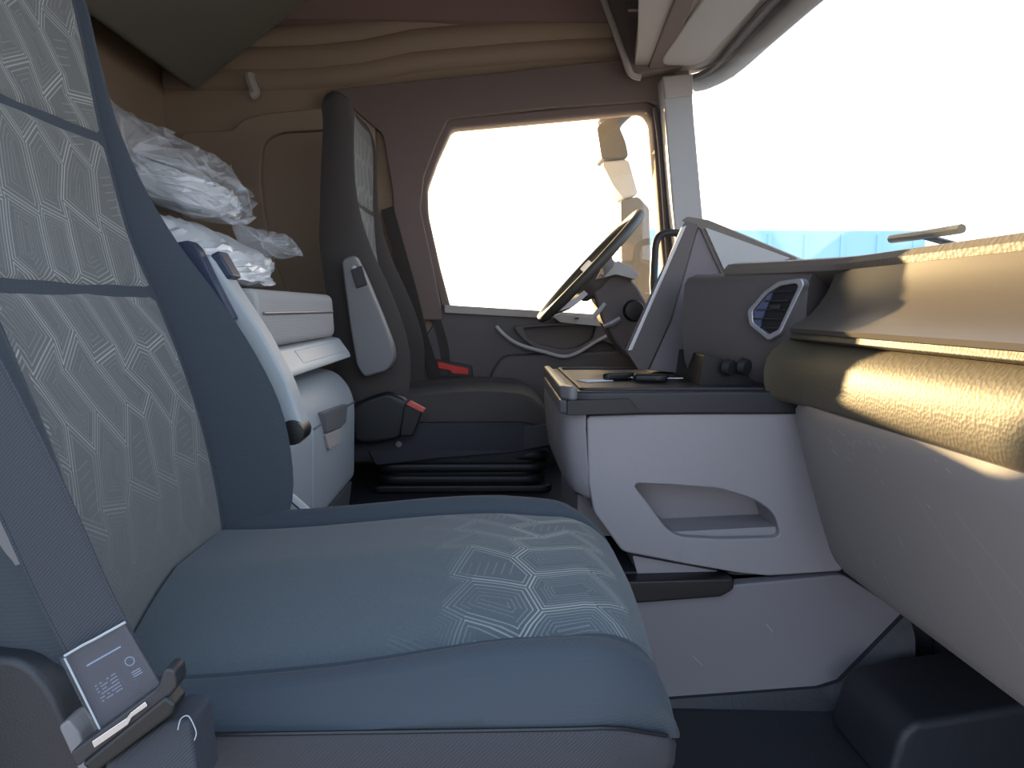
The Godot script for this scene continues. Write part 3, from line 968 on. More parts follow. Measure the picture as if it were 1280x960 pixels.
func console() -> void:
	var root := thing("centre_console", "grey plastic console with a side pocket under the dashboard", "console")
	# door-side wall with its pocket
	var outer := fillet([Vector2(0.198, 0.705), Vector2(0.394, 0.71), Vector2(0.648, 0.727), Vector2(0.679, 0.635), Vector2(0.719, 0.496), Vector2(0.757, 0.364), Vector2(0.593, 0.355), Vector2(0.523, 0.363), Vector2(0.401, 0.386), Vector2(0.277, 0.412), Vector2(0.214, 0.5), Vector2(0.203, 0.562)], 0.012)
	var pocket := fillet([Vector2(0.295, 0.561), Vector2(0.397, 0.555), Vector2(0.483, 0.548), Vector2(0.561, 0.523), Vector2(0.602, 0.493), Vector2(0.619, 0.44), Vector2(0.486, 0.438), Vector2(0.4, 0.444), Vector2(0.372, 0.46), Vector2(0.333, 0.513)], 0.02)
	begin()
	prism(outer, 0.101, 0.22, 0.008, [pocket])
	put("side_wall", M["lit console plastic"], root)
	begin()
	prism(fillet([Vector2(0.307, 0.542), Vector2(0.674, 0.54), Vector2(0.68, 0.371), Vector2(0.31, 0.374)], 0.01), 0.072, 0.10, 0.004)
	put("pocket_back", M["lit console plastic"], root)
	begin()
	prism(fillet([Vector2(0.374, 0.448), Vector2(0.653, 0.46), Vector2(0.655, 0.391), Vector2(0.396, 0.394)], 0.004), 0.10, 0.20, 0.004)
	put("pocket_floor", M["lit console plastic"], root)
	# rounded end facing the gap between the seats
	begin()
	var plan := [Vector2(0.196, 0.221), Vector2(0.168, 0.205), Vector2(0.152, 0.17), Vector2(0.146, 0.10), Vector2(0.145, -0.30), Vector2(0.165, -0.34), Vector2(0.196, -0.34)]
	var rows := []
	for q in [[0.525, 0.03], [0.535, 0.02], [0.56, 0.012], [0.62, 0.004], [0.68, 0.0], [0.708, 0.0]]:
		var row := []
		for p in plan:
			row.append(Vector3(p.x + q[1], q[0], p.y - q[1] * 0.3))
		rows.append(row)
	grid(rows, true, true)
	put("end_cap", M["lit console plastic"], root, 45.0)
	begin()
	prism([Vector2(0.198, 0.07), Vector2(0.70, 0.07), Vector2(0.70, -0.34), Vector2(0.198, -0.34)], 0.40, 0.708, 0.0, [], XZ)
	put("body", M["lit console plastic"], root)
	# recessed foot of the console above the tunnel
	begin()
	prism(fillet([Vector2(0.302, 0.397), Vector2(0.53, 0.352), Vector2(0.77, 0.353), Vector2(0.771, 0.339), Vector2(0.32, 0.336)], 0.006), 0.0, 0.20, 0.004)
	put("foot", M["lit console plastic"], root)
	# dark tray on top
	begin()
	prism(fillet([Vector2(0.158, 0.21), Vector2(0.21, 0.23), Vector2(0.42, 0.228), Vector2(0.65, 0.23), Vector2(0.65, -0.36), Vector2(0.158, -0.36)], 0.02), 0.708, 0.757, 0.007, [], XZ)
	var tray := put("top_tray", M["dark plastic"], root)
	begin()
	prism(fillet([Vector2(0.185, 0.205), Vector2(0.60, 0.205), Vector2(0.60, -0.34), Vector2(0.185, -0.34)], 0.02), 0.755, 0.763, 0.003, [fillet([Vector2(0.195, 0.195), Vector2(0.59, 0.195), Vector2(0.59, -0.33), Vector2(0.195, -0.33)], 0.02)], XZ)
	put("tray_rim", M["dark plastic"], tray)
	begin()
	prism(fillet([Vector2(0.155, 0.74), Vector2(0.285, 0.743), Vector2(0.307, 0.713), Vector2(0.155, 0.709)], 0.003), 0.215, 0.236, 0.003)
	put("tray_catch", M["black plastic"], tray)
	for k in 2:
		begin()
		prism(fillet([Vector2(0.142, 0.20), Vector2(0.162, 0.232), Vector2(0.18, 0.225), Vector2(0.165, 0.19), Vector2(0.165, -0.33), Vector2(0.145, -0.33)], 0.012), 0.738 - k * 0.031, 0.768 - k * 0.03, 0.007, [], XZ)
		put("end_rim", M["arm plastic"], root)

func keys() -> void:
	var root := thing("key_bunch", "two black key fobs with a paper tag lying on the console tray", "keys", Vector3(-0.03, 0, 0))
	var y := 0.757
	var spots := [[Vector3(0.335, y + 0.010, -0.02), 0.35, 0.0], [Vector3(0.40, y + 0.011, 0.04), -0.25, 0.0]]
	for s in spots:
		begin()
		var xf := Transform3D(Basis(Vector3.UP, s[1]), s[0]) * Transform3D(Basis(Vector3.RIGHT, -PI / 2), Vector3.ZERO)
		prism(fillet([Vector2(-0.04, -0.012), Vector2(0.02, -0.019), Vector2(0.04, -0.01), Vector2(0.04, 0.01), Vector2(0.02, 0.019), Vector2(-0.04, 0.012)], 0.01), -0.009, 0.009, 0.006, [], xf)
		put("fob", M["black plastic"], root)
	begin()
	box(Vector3(0.452, y + 0.011, 0.052), Vector3(0.04, 0.003, 0.009), 0.001)
	put("blade", M["chrome"], root)
	begin()
	var ring := []
	for k in 20:
		ring.append(Vector3(0.366 + 0.014 * cos(TAU * k / 20), y + 0.008, 0.012 + 0.014 * sin(TAU * k / 20)))
	tube(ring, 0.0012, 6, 1.0, true)
	put("ring", M["chrome"], root)
	begin()
	prism(fillet([Vector2(0.23, 0.0), Vector2(0.305, -0.02), Vector2(0.318, 0.012), Vector2(0.25, 0.045)], 0.003), y + 0.001, y + 0.0025, 0.0004, [], XZ)
	put("paper_tag", M["paper"], root)

func tunnel() -> void:
	var root := thing("engine_tunnel", "grey tunnel cover between the footwells below the console", "tunnel cover")
	begin()
	prism(fillet([Vector2(-0.62, 0.2), Vector2(0.98, 0.2), Vector2(0.98, -0.95), Vector2(-0.62, -0.95)], 0.01), 0.06, 0.36, 0.01, [], XZ)
	put("top_cover", M["rubber"], root)
	begin()
	prism(fillet([Vector2(0.144, 0.303), Vector2(0.342, 0.326), Vector2(0.753, 0.361), Vector2(0.892, 0.273), Vector2(0.751, 0.118), Vector2(0.709, 0.104), Vector2(0.391, 0.083), Vector2(0.146, 0.072)], 0.012), 0.15, 0.232, 0.016)
	var side := put("side_cover", M["grey plastic"], root)
	side.set_meta("label", "grey kick panel with scratches")
	begin()
	prism(fillet([Vector2(0.278, 0.356), Vector2(0.512, 0.36), Vector2(0.511, 0.336), Vector2(0.484, 0.32), Vector2(0.278, 0.306)], 0.008), 0.18, 0.246, 0.008)
	put("handle_slot", M["black plastic"], root)
	rng.seed = 4
	begin()
	tube([Vector3(0.588, 0.254, 0.233), Vector3(0.603, 0.235, 0.233)], 0.0007, 5)
	put("scratch", M["pale grey plastic"], side)
	begin()
	tube([Vector3(0.431, 0.184, 0.233), Vector3(0.452, 0.162, 0.233)], 0.0005, 5)
	put("scratch", M["pale grey plastic"], side)

func floor_parts() -> void:
	begin()
	prism([Vector2(-1.25, 1.12), Vector2(1.05, 1.12), Vector2(1.05, -1.15), Vector2(-1.25, -1.15)], -0.02, 0.06, 0.0, [], XZ)
	structure(put("floor", M["rubber"]), "dark rubber floor of the cab footwell", "floor")
	var mat_root := thing("floor_mat", "black moulded rubber mat in the passenger footwell", "floor mat")
	begin()
	var edge := [Vector3(0.144, 0.073, 0.235), Vector3(0.387, 0.088, 0.235), Vector3(0.702, 0.108, 0.235), Vector3(0.747, 0.122, 0.235), Vector3(0.887, 0.276, 0.235)]
	var rows := []
	for p in edge:
		rows.append([p + Vector3(0, 0.004, -0.004), p + Vector3(0.004, 0.004, 0.008), p + Vector3(0.006, -0.012, 0.016), Vector3(p.x + 0.006, maxf(p.y - 0.04, 0.075), 0.27), Vector3(p.x, 0.068, 0.30), Vector3(p.x, 0.066, 0.34), Vector3(p.x, 0.066, 1.09)])
	grid(rows)
	put("mat_sheet", M["rubber"], mat_root, 30.0)
	begin()
	prism(fillet([Vector2(0.70, 0.06), Vector2(0.725, 0.17), Vector2(0.75, 0.195), Vector2(0.98, 0.23), Vector2(0.98, 0.06)], 0.03), 0.30, 0.52, 0.025)
	put("raised_block", M["rubber"], mat_root)

# ---------------------------------------------------------------- driver side of the cab
func driver_side() -> void:
	var glass := fillet([Vector2(-0.151, 1.602), Vector2(0.576, 1.671), Vector2(0.606, 1.633), Vector2(0.645, 1.219), Vector2(0.683, 0.89), Vector2(0.262, 0.902), Vector2(-0.162, 0.93), Vector2(-0.201, 1.082), Vector2(-0.244, 1.282), Vector2(-0.246, 1.379), Vector2(-0.205, 1.488)], 0.02)
	begin()
	prism([Vector2(-1.25, -0.02), Vector2(1.05, -0.02), Vector2(1.05, 0.96), Vector2(0.80, 0.99), Vector2(0.74, 1.82), Vector2(0.86, 1.85), Vector2(0.86, 2.45), Vector2(-1.25, 2.45)], -1.19, -1.10, 0.006, [glass])
	structure(put("wall_left", M["side trim"]), "brown-beige trimmed cab wall around the driver window", "wall")
	begin()
	prism(glass, -1.16, -1.155)
	structure(put("window_1", M["window glass"]), "driver side window glass", "window")
	# rubber frame of the window
	begin()
	prism(inset_out(glass, 0.028), -1.12, -1.085, 0.008, [inset_out(glass, -0.004)])
	structure(put("trim_1", M["header cloth"]), "dark frame around the driver window", "window frame")
	# header band above the window
	begin()
	prism(fillet([Vector2(-0.622, 1.672), Vector2(-0.61, 1.706), Vector2(-0.56, 1.726), Vector2(-0.042, 1.779), Vector2(0.461, 1.837), Vector2(0.669, 1.864), Vector2(0.692, 1.635), Vector2(0.589, 1.692), Vector2(0.225, 1.666), Vector2(-0.161, 1.623), Vector2(-0.203, 1.536), Vector2(-0.252, 1.414), Vector2(-0.266, 1.297), Vector2(-0.212, 1.035), Vector2(-0.183, 0.885), Vector2(-0.35, 0.885), Vector2(-0.366, 1.361), Vector2(-0.398, 1.564), Vector2(-0.514, 1.661), Vector2(-0.62, 1.66)], 0.015), -1.10, -1.055, 0.012)
	structure(put("trim_2", M["header cloth"]), "dark brown padded trim above and behind the driver window", "trim")
	# moulded rear quarter panel with a recess
	begin()
	prism(fillet([Vector2(-1.137, 1.571), Vector2(-0.95, 1.578), Vector2(-0.913, 1.618), Vector2(-0.837, 1.639), Vector2(-0.626, 1.66), Vector2(-0.426, 1.662), Vector2(-0.445, 0.671), Vector2(-1.178, 0.673)], 0.02), -1.10, -1.065, 0.014, [fillet([Vector2(-0.84, 1.539), Vector2(-0.781, 1.573), Vector2(-0.457, 1.593), Vector2(-0.473, 0.794), Vector2(-0.654, 0.824), Vector2(-0.736, 0.915), Vector2(-0.803, 1.065), Vector2(-0.839, 1.242), Vector2(-0.856, 1.417)], 0.05)])
	structure(put("trim_3", M["side trim"]), "beige quarter panel with a rounded recess behind the driver seat", "trim")
	# stepped rails below the roof
	for r in [[1.80, 0.05, 0.026, -1.2], [1.868, 0.058, 0.04, -1.2], [1.94, 0.055, 0.028, -1.2]]:
		begin()
		var path := []
		for i in 12:
			var x := lerpf(r[3], 0.80, i / 11.0)
			path.append(Vector3(x, r[0] - 0.03 + 0.10 * sstep(-0.95, 0.6, x) + 0.03 * sstep(-0.55, -0.3, x), -1.125))
		tube(path, r[1], 16, 1.0)
		structure(put("trim_4", M["side trim"]), "long beige moulded rail under the roof above the driver window", "trim")
	# clothes hook
	var hook := thing("coat_hook", "small beige coat hook on the wall below the folded bunk", "hook")
	begin()
	tube(smooth3([Vector3(-0.875, 1.774, -1.05), Vector3(-0.873, 1.752, -1.05), Vector3(-0.865, 1.729, -1.05), Vector3(-0.857, 1.707, -1.05), Vector3(-0.872, 1.698, -1.05)], 4), 0.018, 8)
	put("peg", M["overhead trim"], hook)

	# driver door lining
	var door := Node3D.new()
	door.name = "door_1"
	add_child(door)
	structure(door, "dark driver door lining with arm rest pocket and red reflector", "door")
	begin()
	prism(fillet([Vector2(-0.191, 0.933), Vector2(0.259, 0.906), Vector2(0.72, 0.878), Vector2(0.769, 0.131), Vector2(-0.298, 0.139), Vector2(-0.29, 0.763), Vector2(-0.213, 0.885)], 0.01), -1.10, -1.07, 0.008)
	put("lining", M["dash plastic"], door)
	begin()
	prism(fillet([Vector2(-0.178, 0.942), Vector2(0.258, 0.915), Vector2(0.717, 0.884), Vector2(0.717, 0.863), Vector2(0.258, 0.888), Vector2(-0.178, 0.912)], 0.004), -1.10, -1.045, 0.004)
	put("window_ledge", M["overhead trim"], door)
	begin()
	prism(fillet([Vector2(0.075, 0.861), Vector2(0.467, 0.891), Vector2(0.529, 0.764), Vector2(0.407, 0.81), Vector2(0.341, 0.765), Vector2(0.271, 0.747), Vector2(0.165, 0.777), Vector2(0.12, 0.807)], 0.02), -1.08, -1.02, 0.012, [fillet([Vector2(0.114, 0.855), Vector2(0.255, 0.864), Vector2(0.391, 0.864), Vector2(0.377, 0.813), Vector2(0.323, 0.783), Vector2(0.268, 0.774), Vector2(0.177, 0.795), Vector2(0.135, 0.819)], 0.012)])
	put("arm_rest", M["dash plastic"], door)
	begin()
	tube(smooth3([Vector3(0.015, 0.862, -1.015), Vector3(0.051, 0.826, -1.015), Vector3(0.104, 0.793, -1.015), Vector3(0.195, 0.766, -1.015), Vector3(0.27, 0.748, -1.015), Vector3(0.327, 0.766, -1.015), Vector3(0.39, 0.805, -1.015), Vector3(0.459, 0.84, -1.015)], 5), 0.007, 8)
	put("arm_rest_edge", M["pillar trim"], door)
	begin()
	prism(fillet([Vector2(0.223, 0.9), Vector2(0.252, 0.909), Vector2(0.408, 0.891), Vector2(0.42, 0.874), Vector2(0.402, 0.862), Vector2(0.253, 0.877)], 0.004), -1.05, -1.0, 0.004)
	var sw := put("switch_panel", M["pale grey plastic"], door)
	begin()
	box([Vector3(0.315, 0.892, -0.995)][0], Vector3(0.014, 0.006, 0.012), 0.002)
	put("window_switch", M["black plastic"], sw)
	begin()
	prism(fillet([Vector2(-0.01, 0.679), Vector2(0.039, 0.752), Vector2(0.563, 0.775), Vector2(0.748, 0.775), Vector2(0.763, 0.137), Vector2(-0.012, 0.143)], 0.03), -1.08, -1.04, 0.012)
	put("door_pocket", M["dash plastic"], door)
	begin()
	prism(fillet([Vector2(-0.213, 0.736), Vector2(-0.077, 0.712), Vector2(-0.071, 0.66), Vector2(-0.211, 0.672)], 0.006), -1.08, -1.058, 0.004)
	var rf := put("reflector_frame", M["black plastic"], door)
	begin()
	prism(fillet([Vector2(-0.207, 0.728), Vector2(-0.153, 0.715), Vector2(-0.092, 0.703), Vector2(-0.089, 0.678), Vector2(-0.15, 0.682), Vector2(-0.159, 0.694), Vector2(-0.204, 0.703)], 0.002), -1.062, -1.052, 0.002)
	put("red_reflector", M["red plastic"], rf)

	# windscreen pillar
	var pillar := Node3D.new()
	pillar.name = "trim_5"
	add_child(pillar)
	structure(pillar, "light grey windscreen pillar beside the driver window", "pillar")
	begin()
	prism(fillet([Vector2(0.611, 1.749), Vector2(0.716, 1.761), Vector2(0.731, 1.61), Vector2(0.761, 1.354), Vector2(0.792, 1.092), Vector2(0.685, 1.092), Vector2(0.656, 1.324), Vector2(0.626, 1.609)], 0.012), -1.12, -0.98, 0.02)
	put("pillar_cover", M["pillar trim"], pillar)
	begin()
	prism(fillet([Vector2(0.611, 1.754), Vector2(0.722, 1.764), Vector2(0.723, 1.688), Vector2(0.622, 1.676)], 0.008), -1.12, -0.972, 0.02)
	put("pillar_cap", M["overhead trim"], pillar)
	for k in 2:
		begin()
		tube(smooth3([[Vector3(0.606, 1.667, -1.06)][0] + Vector3(k * 0.028, 0, k * 0.03), [Vector3(0.63, 1.508, -1.06)][0] + Vector3(k * 0.028, 0, k * 0.03), [Vector3(0.661, 1.185, -1.06)][0] + Vector3(k * 0.028, 0, k * 0.03), [Vector3(0.677, 1.006, -1.06)][0] + Vector3(k * 0.028, 0, k * 0.03)], 4), 0.011, 8)
		put("door_seal", M["dash plastic"], pillar)
	var grab := thing("grab_handle", "dark grab handle on the windscreen pillar", "handle")
	begin()
	tube(smooth3([Vector3(0.689, 1.201, -0.98), Vector3(0.654, 1.204, -0.98), Vector3(0.618, 1.195, -0.98), Vector3(0.601, 1.166, -0.98), Vector3(0.597, 1.105, -0.98), Vector3(0.595, 1.027, -0.98), Vector3(0.6, 0.945, -0.98)], 6), 0.014, 10)
	put("grip", M["dark plastic"], grab)

func inset_out(poly: Array, d: float) -> Array:
	var p := clean(poly)
	if Geometry2D.is_polygon_clockwise(PackedVector2Array(p)):
		p.reverse()
	return inset(p, -d)

func steering() -> void:
	var c := [Vector3(0.327, 1.068, -0.74)][0] as Vector3
	var root := thing("steering_wheel", "tilted grey steering wheel in front of the driver window", "steering wheel", c)
	var ax := Vector3(-0.735, 0.68, 0).normalized()     # wheel axis, towards the driver
	var up := Vector3(0.68, 0.735, 0).normalized()
	var r := 0.232
	begin()
	var ring := []
	for k in 56:
		var a := TAU * k / 56
		ring.append((up * cos(a) + Vector3.BACK * sin(a)) * r)
	tube(ring, 0.0165, 12, 1.0, true)
	put("rim", M["mirror housing"], root)
	begin()
	var pad := Transform3D(Vector3.BACK, up, ax, -ax * 0.045)
	prism(fillet([Vector2(-0.09, -0.05), Vector2(-0.05, -0.1), Vector2(0.05, -0.1), Vector2(0.09, -0.05), Vector2(0.085, 0.06), Vector2(-0.085, 0.06)], 0.03), -0.03, 0.03, 0.02, [], pad)
	put("hub", M["dash plastic"], root)
	for s in [[-1, 0.02], [1, 0.02], [-0.35, -0.2], [0.35, -0.2]]:
		begin()
		var p0: Vector3 = Vector3.BACK * 0.07 * signf(s[0]) * minf(1, absf(s[0]) + 0.3) + up * s[1] * 0.4 - ax * 0.045
		var p1: Vector3 = (Vector3.BACK * s[0] + up * s[1] * 4.6).normalized() * (r - 0.01)
		strap(smooth3([p0, p0.lerp(p1, 0.5) - ax * 0.012, p1], 4), ax.cross(p1).normalized(), 0.045, 0.018)
		put("spoke", M["satin silver"], root)
	var col := thing("steering_column", "grey steering column with stalks behind the steering wheel", "steering column")
	begin()
	prism(fillet([Vector2(0.319, 1.005), Vector2(0.355, 1.046), Vector2(0.402, 1.056), Vector2(0.439, 1.041), Vector2(0.481, 0.99), Vector2(0.514, 0.93), Vector2(0.498, 0.786), Vector2(0.448, 0.76), Vector2(0.4, 0.818), Vector2(0.357, 0.891)], 0.014), -0.76, -0.66, 0.02)
	put("cowl", M["dash plastic"], col)
	begin()
	prism(fillet([Vector2(0.332, 1.02), Vector2(0.357, 1.064), Vector2(0.403, 1.08), Vector2(0.442, 1.064), Vector2(0.47, 1.037), Vector2(0.459, 1.02), Vector2(0.398, 1.036)], 0.006), -0.86, -0.62, 0.008)
	put("cluster_hood", M["pillar trim"], col)
	begin()
	lathe([Vector2(0, 0), Vector2(0.032, 0), Vector2(0.036, 0.01), Vector2(0.03, 0.03), Vector2(0, 0.034)], Transform3D(Basis(Vector3.RIGHT, PI / 2), [Vector3(0.46, 0.922, -0.64)][0] - Vector3(0, 0, 0.02)))
	put("ignition_ring", M["black plastic"], col)
	begin()
	tube([Vector3(0.361, 0.945, -0.62), Vector3(0.346, 0.925, -0.62), Vector3(0.32, 0.897, -0.62)], [0.006, 0.008, 0.007], 8)
	put("stalk", M["pale grey plastic"], col)
	begin()
	tube([Vector3(0.41, 0.897, -0.62), Vector3(0.385, 0.881, -0.62), Vector3(0.359, 0.871, -0.62)], [0.009, 0.012, 0.007], 8)
	put("lower_stalk", M["satin silver"], col)

# ---------------------------------------------------------------- rear: bunk, lockers, bags
func bunk() -> void:
	var loc := thing("bunk_locker", "pale grey locker with latch under the lower bunk", "locker")
	var prof := fillet([Vector2(-0.40, 0.434), Vector2(-0.393, 0.66), Vector2(-0.408, 0.71), Vector2(-0.445, 0.752), Vector2(-0.5, 0.762), Vector2(-0.75, 0.762), Vector2(-0.75, 0.434)], 0.03)
	begin()
	prism(prof, -0.362, 0.128, 0.006)
	var body := put("door", M["pale grey plastic"], loc)
	begin()
	prism(prof, 0.134, 0.37, 0.006)
	put("door", M["pale grey plastic"], loc)
	begin()
	box(Vector3(-0.3945, 0.664, -0.117), Vector3(0.006, 0.004, 0.48), 0.001)
	put("seam", M["arm plastic"], loc)
	begin()
	prism(fillet([Vector2(0.054, 0.691), Vector2(-0.213, 0.676), Vector2(-0.186, 0.631), Vector2(-0.135, 0.628), Vector2(0.035, 0.641)], 0.006), -0.402, -0.384, 0.004, [], ZY)
	put("latch", M["arm plastic"], body)
	begin()
	prism(fillet([Vector2(0.036, 0.637), Vector2(-0.154, 0.623), Vector2(-0.12, 0.587), Vector2(-0.002, 0.594)], 0.006), -0.402, -0.3885, 0.002, [], ZY)
	put("latch_grip", M["overhead trim"], body)
	begin()
	prism([Vector2(-0.415, 0.362), Vector2(-0.405, 0.433), Vector2(-0.75, 0.433), Vector2(-0.75, 0.362)], -0.355, 0.37, 0.004)
	put("plinth", M["arm plastic"], loc)
	var shelf := thing("bunk_shelf", "pale folding shelf edge below the grey mattress", "shelf")
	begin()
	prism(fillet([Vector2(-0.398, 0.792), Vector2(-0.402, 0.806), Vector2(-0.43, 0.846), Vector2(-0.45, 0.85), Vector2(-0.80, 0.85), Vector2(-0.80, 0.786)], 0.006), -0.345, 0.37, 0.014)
	put("board", M["lit shelf plastic"], shelf)
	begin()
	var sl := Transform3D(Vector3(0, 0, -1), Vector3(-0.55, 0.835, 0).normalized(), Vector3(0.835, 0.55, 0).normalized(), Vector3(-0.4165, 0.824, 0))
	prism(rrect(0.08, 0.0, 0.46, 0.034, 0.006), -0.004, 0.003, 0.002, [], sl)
	put("shelf_panel", M["lit shelf plastic"], shelf)
	var mattress := thing("lower_bunk_mattress", "grey cloth mattress of the lower bunk under plastic bags", "mattress")
	begin()
	prism(fillet([Vector2(-0.425, 0.852), Vector2(-0.43, 0.966), Vector2(-1.21, 0.975), Vector2(-1.21, 0.852)], 0.022), -0.27, 0.37, 0.028)
	put("cover", M["mattress cloth"], mattress)
	begin()
	tube([Vector3(-0.4255, 0.92, -0.245), Vector3(-0.4255, 0.92, 0.35)], 0.003, 6)
	put("seam_piping", M["arm plastic"], mattress)
	var up := thing("folded_upper_bunk", "dark grey-brown upper bunk folded up against the rear wall", "bunk")
	begin()
	var b := Transform3D(Basis(Vector3.BACK, deg_to_rad(37.0)), Vector3(-1.07, 1.712, 0))
	prism(rrect(0.36, 0.035, 0.74, 0.07, 0.03), -1.05, 1.05, 0.03, [], b)
	put("board", M["bunk cloth"], up)
	begin()
	prism(rrect(0.36, 0.11, 0.70, 0.08, 0.03), -1.0, 1.0, 0.03, [], b)
	put("mattress", M["mattress cloth"], up)

func crumple(outline: Array, z0: float, z1: float, amp: float, seed_no: int, rings := 9, detail := 4) -> void:
	var r := RandomNumberGenerator.new()
	r.seed = seed_no
	var loop := smooth2(outline, detail)
	var mid := Vector2.ZERO
	for p in loop:
		mid += p
	mid /= loop.size()
	var rows := []
	for i in rings + 1:
		var t := float(i) / rings
		var k := pow(maxf(0.0, 1.0 - pow(absf(2 * t - 1), 3.2)), 0.5) * 0.86 + 0.14
		var row := []
		for p in loop:
			var q: Vector2 = mid + (p - mid) * k
			row.append(Vector3(q.x, q.y, lerpf(z0, z1, t)) + Vector3(r.randf_range(-1, 1), r.randf_range(-1, 0.5), r.randf_range(-1, 1)) * amp)
		rows.append(row)
	grid(rows, true, true)

func bags() -> void:
	var w := thing("white_plastic_bag", "white plastic-wrapped bundle on the mattress below the clear film", "bag")
	begin()
	crumple([Vector2(-0.807, 1.119), Vector2(-0.712, 1.132), Vector2(-0.601, 1.084), Vector2(-0.531, 1.043), Vector2(-0.54, 1.005), Vector2(-0.552, 0.985), Vector2(-0.795, 0.981), Vector2(-0.889, 0.997)], -0.22, 0.24, 0.006, 3, 16, 6)
	put("wrapping", M["white bag"], w, 32.0)
	var c := thing("clear_plastic_bag", "crumpled clear plastic bag over pale bedding on the bunk", "bag")
	begin()
	crumple([Vector2(-0.922, 1.278), Vector2(-0.808, 1.265), Vector2(-0.674, 1.228), Vector2(-0.632, 1.209), Vector2(-0.622, 1.178), Vector2(-0.658, 1.159), Vector2(-0.812, 1.181), Vector2(-0.947, 1.188)], -0.24, 0.14, 0.010, 9, 14, 6)
	put("bedding", M["white bag"], c, 20.0)
	begin()
	crumple([Vector2(-0.96, 1.436), Vector2(-0.869, 1.385), Vector2(-0.772, 1.344), Vector2(-0.69, 1.304), Vector2(-0.644, 1.274), Vector2(-0.64, 1.24), Vector2(-0.607, 1.227), Vector2(-0.6, 1.179), Vector2(-0.607, 1.145), Vector2(-0.67, 1.145), Vector2(-0.803, 1.175), Vector2(-0.974, 1.201)], -0.30, 0.18, 0.013, 17, 13, 4)
	put("film", M["clear film"], c, 8.0)
	begin()
	crumple([Vector2(-0.662, 1.153), Vector2(-0.622, 1.137), Vector2(-0.569, 1.125), Vector2(-0.529, 1.117), Vector2(-0.513, 1.096), Vector2(-0.493, 1.068), Vector2(-0.535, 1.062), Vector2(-0.576, 1.064), Vector2(-0.612, 1.076), Vector2(-0.648, 1.092)], -0.27, -0.15, 0.006, 23, 7, 3)
	put("film_tail", M["clear film"], c, 8.0)

# ---------------------------------------------------------------- shell above and behind
func shell() -> void:
	begin()
	box(Vector3(-1.24, 1.2, -0.02), Vector3(0.06, 2.45, 2.3), 0.004)
	structure(put("wall_back", M["side trim"]), "tan rear wall of the cab above the lower bunk", "wall")
	begin()
	box(Vector3(-0.1, 2.42, -0.02), Vector3(2.34, 0.06, 2.3), 0.004)
	structure(put("ceiling", M["ceiling cloth"]), "brown cloth roof lining", "ceiling")
	# sloping roof cove above the driver side rails
	begin()
	prism([Vector2(-1.12, 1.95), Vector2(-1.06, 1.97), Vector2(-0.86, 2.40), Vector2(-1.12, 2.40)], -1.2, 0.98, 0.004, [], ZY)
	structure(put("trim_6", M["ceiling cloth"]), "brown sloping cove between the roof and the rails", "trim")
	# door side: pillar behind the open passenger door, rail above the opening, post at the front
	begin()
	prism([Vector2(-1.25, -0.02), Vector2(-0.52, -0.02), Vector2(-0.56, 0.6), Vector2(-0.58, 1.80), Vector2(0.66, 1.80), Vector2(0.82, 1.0), Vector2(0.86, -0.02), Vector2(1.05, -0.02), Vector2(1.05, 2.45), Vector2(-1.25, 2.45)], 1.12, 1.19, 0.004)
	structure(put("wall_right", M["side trim"]), "cab wall around the open passenger doorway", "wall")
	var open_door := Node3D.new()
	open_door.name = "door_2"
	open_door.position = Vector3(0.90, 0, 1.2)
	open_door.rotation.y = deg_to_rad(12.0)
	add_child(open_door)
	structure(open_door, "passenger door swung open at the front of the doorway", "door")
	begin()
	prism(fillet([Vector2(0.0, -0.5), Vector2(1.15, -0.5), Vector2(1.18, 0.95), Vector2(1.10, 1.80), Vector2(0.14, 1.80), Vector2(0.0, 1.0)], 0.05), -0.04, 0.05, 0.02, [fillet([Vector2(0.12, 0.98), Vector2(1.06, 0.98), Vector2(1.0, 1.68), Vector2(0.24, 1.68)], 0.05)], ZY)
	put("lining", M["dash plastic"], open_door)
	begin()
	prism(fillet([Vector2(0.10, 0.96), Vector2(1.08, 0.96), Vector2(1.02, 1.70), Vector2(0.22, 1.70)], 0.05), 0.0, 0.005, 0.0, [], ZY)
	put("pane", M["window glass"], open_door)
	begin()
	box(Vector3(1.02, 0.45, -0.02), Vector3(0.06, 1.0, 2.3), 0.004)
	structure(put("wall_front", M["dash plastic"]), "firewall below the windscreen", "wall")
	begin()
	box(Vector3(0.90, 2.11, -0.02), Vector3(0.06, 0.60, 2.3), 0.004)
	structure(put("trim_7", M["overhead trim"]), "front panel above the windscreen", "trim")
	# windscreen, bowed and leaning back
	begin()
	var rows := []
	for i in 7:
		var t := i / 6.0
		var row := []
		for k in 15:
			var z := lerpf(-1.10, 1.10, k / 14.0)
			row.append(Vector3(1.02 - 0.22 * pow(absf(z) / 1.1, 2.4) - 0.13 * t, lerpf(0.97, 1.83, t), z))
		rows.append(row)
	var back := []
	grid(rows)
	for r in rows:
		var nr := []
		for p in r:
			nr.append(p + Vector3(0.006, 0, 0))
		back.append(nr)
	grid(back, false, false, true)
	structure(put("window_2", M["window glass"], self, 60.0), "large bowed windscreen", "windscreen")

